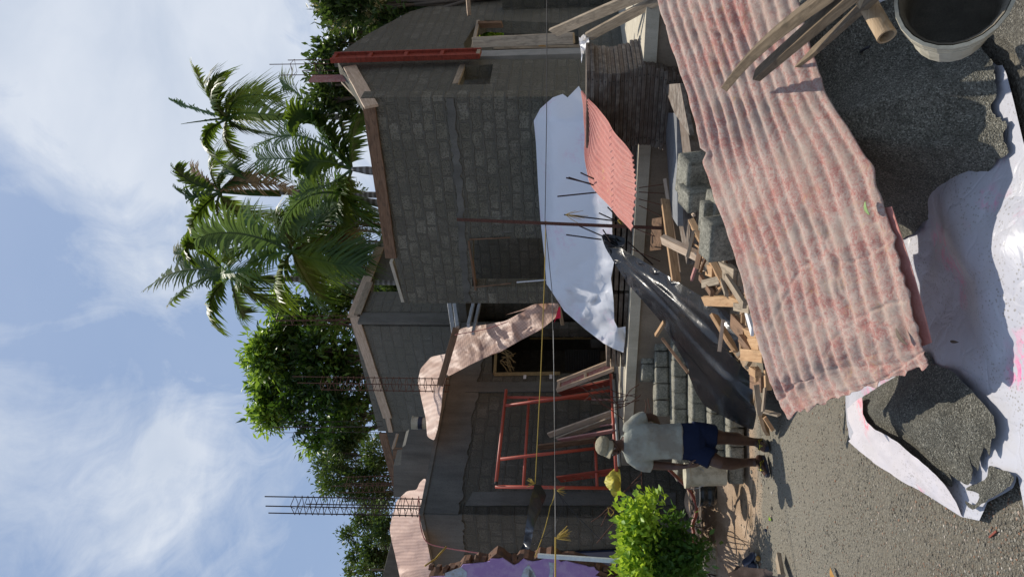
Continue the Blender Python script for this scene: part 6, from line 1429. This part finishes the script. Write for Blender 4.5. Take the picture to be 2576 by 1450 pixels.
# head, bent forward and turned a little to his right
hc = MP(480, 645, -.07); hx = Vector((.93, .3, 0)).normalized(); hf = Vector((-.32, -.82, -.42)).normalized(); hz = hx.cross(hf); hz = hz if hz.z > 0 else -hz; hx = hf.cross(hz).normalized()
b.ball(hc+hz*.03, (.076, .096, .098), (hx, hf, hz), 20)
b.ball(hc+hf*.025-hz*.045, (.058, .068, .07), (hx, hf, hz), 18)
b.ball(hc+hf*.062-hz*.095, (.028, .024, .022), (hx, hf, hz), 12)                      # chin
b.tube([hc+hf*.088+hz*.005, hc+hf*.108-hz*.022, hc+hf*.112-hz*.038], [.009, .013, .016], 10)   # nose
b.ball(hc+hf*.098-hz*.04, (.019, .012, .010), (hx, hf, hz), 10)
b.ball(hc+hf*.092-hz*.066, (.026, .012, .007), (hx, hf, hz), 12); b.ball(hc+hf*.090-hz*.077, (.023, .012, .007), (hx, hf, hz), 12)   # lips
b.ball(hc+hf*.083+hz*.018, (.045, .014, .010), (hx, hf, hz), 12)                      # brow
for s in (-1, 1):
    b.ball(hc+hx*(s*.036)+hf*.07-hz*.03, (.022, .02, .02), (hx, hf, hz), 10)
    b.ball(hc+hx*(s*.077)-hf*.005-hz*.01, (.010, .022, .034), (hx, hf, hz), 12)
# legs
limb(b, [(1380, 500, 0, .09, .095), (1520, 530, .0, .082, .088), (1640, 550, .02, .062, .068), (1700, 552, .03, .056, .064), (1790, 560, .06, .056, .066), (1870, 580, .09, .043, .05), (1960, 592, .12, .034, .042), (2020, 598, .14, .036, .045), (2062, 602, .13, .034, .05)])
limb(b, [(1380, 690, 0, .09, .095), (1480, 730, -.05, .083, .088), (1560, 780, -.09, .068, .072), (1620, 805, -.10, .058, .064), (1720, 815, -.06, .060, .068), (1800, 812, -.03, .048, .056), (1880, 805, -.0, .037, .044), (1945, 800, .01, .037, .046), (1990, 800, .0, .036, .05)])
def footm(mb, heel, toe, w=.046):
    heel = Vector(heel); toe = Vector(toe); x = (toe-heel).normalized(); L = .235; toe = heel+x*L; y = Z.cross(x).normalized(); z = x.cross(y)
    mb.rings([(heel+x*(L*t)+z*h, y, z, ww, hh, 2.4) for t, h, ww, hh in ((-.06, .03, .02, .02), (.02, .035, .034, .034), (.2, .045, .037, .044), (.4, .04, .038, .038), (.6, .03, .044, .026), (.76, .022, .048, .019))])
    for k in range(5):
        q = heel+x*(L*(.74))+y*(.038-.019*k)+z*.017; r_ = (.0135, .010, .0095, .009, .0085)[k]; e = q+x*(L*(.24-.028*k)); mb.tube([q, q*.4+e*.6+z*.004, e-z*.004], [r_*1.1, r_, r_*.8], 8); mb.ball(e-z*.003, r_*.95, None, 8)
    return x, y, z, L, heel
gR = G0+.022
h1_ = MP(2050, 600, .12); h1_.z = gR; f1 = footm(b, h1_+Vector((.0, .06, 0)), h1_+Vector((-.03, -.2, 0)))
h2_ = MP(2040, 790, .05); h2_.z = gR; f2_ = footm(b, h2_+Vector((.03, .06, 0)), h2_+Vector((-.13, -.15, 0)))
# arms
limb(b, [(700, 750, 0, .06, .06), (800, 805, .01, .055, .055), (900, 830, .02, .047, .047), (1000, 838, .02, .042, .044), (1060, 840, .02, .043, .043), (1150, 845, .0, .038, .036), (1230, 845, -.03, .028, .026), (1275, 842, -.045, .027, .021)])
limb(b, [(690, 450, .0, .06, .06), (760, 390, .03, .055, .055), (830, 345, .06, .048, .048), (900, 335, .10, .043, .043), (935, 350, .13, .042, .042), (960, 390, .16, .037, .037), (985, 440, .18, .030, .030), (1000, 490, .18, .028, .024)])
def hand(mb, wrist, dirv, palmn, side, curl=.35, sc=1.0):
    """palm and five separate fingers; side = direction of the thumb"""
    d = dirv.normalized(); s = (side-d*side.dot(d)).normalized(); n = palmn-d*palmn.dot(d)-s*palmn.dot(s); n.normalize()
    c0 = wrist
    mb.rings([(c0+d*t*sc, s, n, w*sc, h*sc, 2.6) for t, w, h in ((-.01, .024, .018), (.02, .031, .016), (.05, .039, .0155), (.08, .041, .014), (.094, .038, .011))])
    for k, (off, ln, r_) in enumerate(((.0295, .072, .0088), (.0105, .080, .0090), (-.009, .074, .0086), (-.0275, .058, .0078))):
        b0 = c0+d*.086*sc+s*off*sc; a = curl*(1+.15*k); fan = s*(off*.9); q = b0; dd = (d+fan).normalized(); P_ = [b0-d*.012*sc, b0]
        for j, fr_ in enumerate((.46, .30, .24)):
            aa = a*(.5+.6*j); dd2 = (d*cos(aa)+n*sin(aa)+fan).normalized(); q = q+dd2*(ln*fr_*sc); P_.append(q)
        mb.tube(P_, [r_*sc*f_ for f_ in (1.05, 1.05, 1.0, .92, .75)], 8); mb.ball(P_[-1], r_*.76*sc, None, 8)
    t0_ = c0+d*.025*sc+s*.026*sc; t1 = t0_+(s*.75+d*.65+n*.25).normalized()*.042*sc; t2 = t1+(s*.35+d*.9+n*.3).normalized()*.034*sc; t3 = t2+(d*.95+n*.35).normalized()*.024*sc
    mb.tube([t0_, t1, t2, t3], [.0135*sc, .011*sc, .010*sc, .008*sc], 8); mb.ball(t3, .008*sc, None, 8)
hand(b, MP(1275, 842, -.045), MP(1480, 815, -.10)-MP(1275, 842, -.045), Vector((.9, .4, 0)), Vector((.5, -.85, 0)), .38, 1.06)
hand(b, MP(1000, 490, .18), Vector((-.8, .1, -.35)), Vector((0, 1, 0)), Vector((0, 0, 1)), .4, 1.0)
body = fuse(b, 'body', skin, .0055, None, 3); under(body, man)
# eyes, ears stay in the skin; small eyes set in the sockets
for s in (-1, 1):
    e = hc+hx*(s*.032)+hf*.0855+hz*.002
    m = MB(); m.ball(e, (.0125, .009, .007), (hx, hf, hz), 12); under(m.build('eye', eyem, smooth=True), man)
    m = MB(); m.ball(e+hf*.0055-hz*.001, (.005, .005, .005), (hx, hf, hz), 10); under(m.build('pupil', hairm, smooth=True), man)
m = MB(); m.ball(hc+hf*.098-hz*.056, (.027, .008, .005), (hx, hf, hz), 12); under(m.build('moustache', hairm, smooth=True), man)
m = MB(); m.ball(hc+hz*.022-hf*.010, (.0785, .094, .085), (hx, hf, hz), 18); under(fuse(m, 'hair', hairm, .008, None, 1), man)
# cap with crown, brim and button
cp = MB(); hz2 = (hz*.96-hf*.2).normalized(); cf = (hf-hz2*hf.dot(hz2)).normalized(); cx = cf.cross(hz2)
cc = hc+hz2*.052
prof = [(.092, .100, -.012), (.094, .102, .01), (.093, .101, .035), (.084, .09, .06), (.06, .064, .082), (.03, .032, .094), (.003, .003, .098)]
cp.rings([(cc+hz2*h+cf*(.0), cx, cf, rx, ry, 2.1) for rx, ry, h in prof])
for v_i in range(len(cp.v)): pass
cpo = fuse(cp, 'crown', capm, .006, None, 2, lambda co, n: n*(fbm(co, 30, 2)*.004))
cpo.name = 'cap'; under(cpo, man)
bm_ = MB(); vs = []; nb = 12; nr = 6
for j in range(nr+1):
    for i in range(nb+1):
        th = pi*(.12+.76*i/nb); rr = 1+.0*j; ex = .078*(j/nr)*sin(pi*i/nb)**.6
        base_ = cx*(.092*cos(th))+cf*(.1*sin(th)); vs.append(cc+hz2*(-.006-.020*(j/nr)*abs(cos(th))*1.5-.012*(j/nr))+base_+cf*ex)
bm_.add(vs, [(j*(nb+1)+i, j*(nb+1)+i+1, (j+1)*(nb+1)+i+1, (j+1)*(nb+1)+i) for j in range(nr) for i in range(nb)])
br = bm_.build('brim', capm, cpo, smooth=True); s_ = br.modifiers.new('s', 'SOLIDIFY'); s_.thickness = .005
cpo.matrix_parent_inverse = Matrix.Translation(-man.location); 
bt_ = MB(); bt_.ball(cc+hz2*.098, (.007, .007, .004), (cx, cf, hz2), 8); o = bt_.build('button', capm, cpo, smooth=True)
# shirt
s_ = MB()
rg(s_, [(1215, 585, 0, .186, .138, 2.5), (1150, 585, 0, .176, .134, 2.5), (1000, 588, 0, .172, .128, 2.5), (850, 590, .0, .186, .128, 2.6), (760, 598, .0, .194, .118, 2.5), (700, 604, 0, .186, .108, 2.4), (660, 608, 0, .155, .095, 2.2), (625, 612, 0, .098, .078, 2.1)])
s_.tube([MP(700, 700, 0), MP(720, 745, 0), MP(790, 800, .01), MP(850, 828, .01), MP(905, 838, .02)], [(.07, .075), (.078, .08), (.076, .078), (.074, .074), (.072, .070)], 18)
s_.tube([MP(690, 500, 0), MP(700, 450, .01), MP(760, 385, .03), MP(810, 352, .05), MP(845, 340, .06)], [(.07, .075), (.078, .08), (.074, .076), (.069, .070), (.066, .066)], 18)
def dsh(co, n):
    q = Vector((co.x*5, co.y*5, co.z*3+co.x*4)); return n*(max(0, ridge(q, 1.0)-.1)*.016*(.4+.6*abs(noise.noise(co*4)))+fbm(co, 14, 2)*.004)
under(fuse(s_, 'shirt', shirtm, .0075, None, 4, dsh), man)
# collar ring
m = MB(); cl = [MP(628, 612, 0)+Xw*(.082*cos(t))+Yw*(.068*sin(t))+Z*(.006+.022*sin(t)) for t in [2*pi*k/24 for k in range(25)]]; m.tube(cl, .008, 8); under(m.build('collar', shirtm, smooth=True), man)
# shorts
s_ = MB()
rg(s_, [(1180, 588, 0, .172, .128, 2.4), (1300, 590, 0, .182, .135, 2.4), (1380, 595, 0, .185, .137, 2.4), (1440, 598, 0, .17, .12, 2.2)])
s_.tube([MP(1330, 510, 0), MP(1420, 520, 0), MP(1560, 538, .01)], [(.105, .125), (.112, .122), (.112, .118)], 20)
s_.tube([MP(1330, 675, 0), MP(1420, 705, -.04), MP(1535, 768, -.085)], [(.10, .122), (.108, .118), (.105, .108)], 20)
under(fuse(s_, 'shorts', shortm, .0075, None, 3, lambda co, n: n*(max(0, ridge(Vector((co.x*9, co.y*9, co.z*2)), 1.0)-.2)*.012)), man)
# sandals
for (x, y, z, L, heel) in (f1, f2_):
    m = MB(); vs = []; n = 28; top = []
    for k in range(n):
        t = 2*pi*k/n; a = cos(t); w = .050*(1+.12*a)*(abs(sin(t))**.75)*math.copysign(1, sin(t)); top.append(heel+x*(L*.49+L*.56*a)+y*w)
    m.add([p+z*.012 for p in top]+[p-z*.018 for p in top], [tuple(range(n)), tuple(range(2*n-1, n-1, -1))]+[(k, k+n, (k+1) % n+n, (k+1) % n) for k in range(n)])
    so_ = under(m.build('sandal', navy), man)
    m = MB(); pts = []
    for sgn in (-1, 1):
        m.tube([heel+x*L*.36+y*(.050*sgn)+z*.012, heel+x*L*.45+y*(.042*sgn)+z*.052, heel+x*L*.62+y*(.018*sgn)+z*.062, heel+x*L*.74+y*(.012)+z*.046, heel+x*L*.79+y*.014+z*.014], [(.011, .004)]*4+[(.005, .005)], 8)
        m.tube([heel+x*L*.40+y*(.050*sgn)+z*.012, heel+x*L*.52+y*(.046*sgn)+z*.045, heel+x*L*.66+y*(.022*sgn)+z*.056, heel+x*L*.76+y*(.010)+z*.04], [(.008, .004)]*4, 8)
    st_ = m.build('strap', strapm, None, smooth=True); st_.parent = so_

if __name__ == '__main__':
    for o in bpy.data.objects:
        if len(str(o.get('label', '')).split()) > 16: print('LONG', o.name, '|', o['label'])
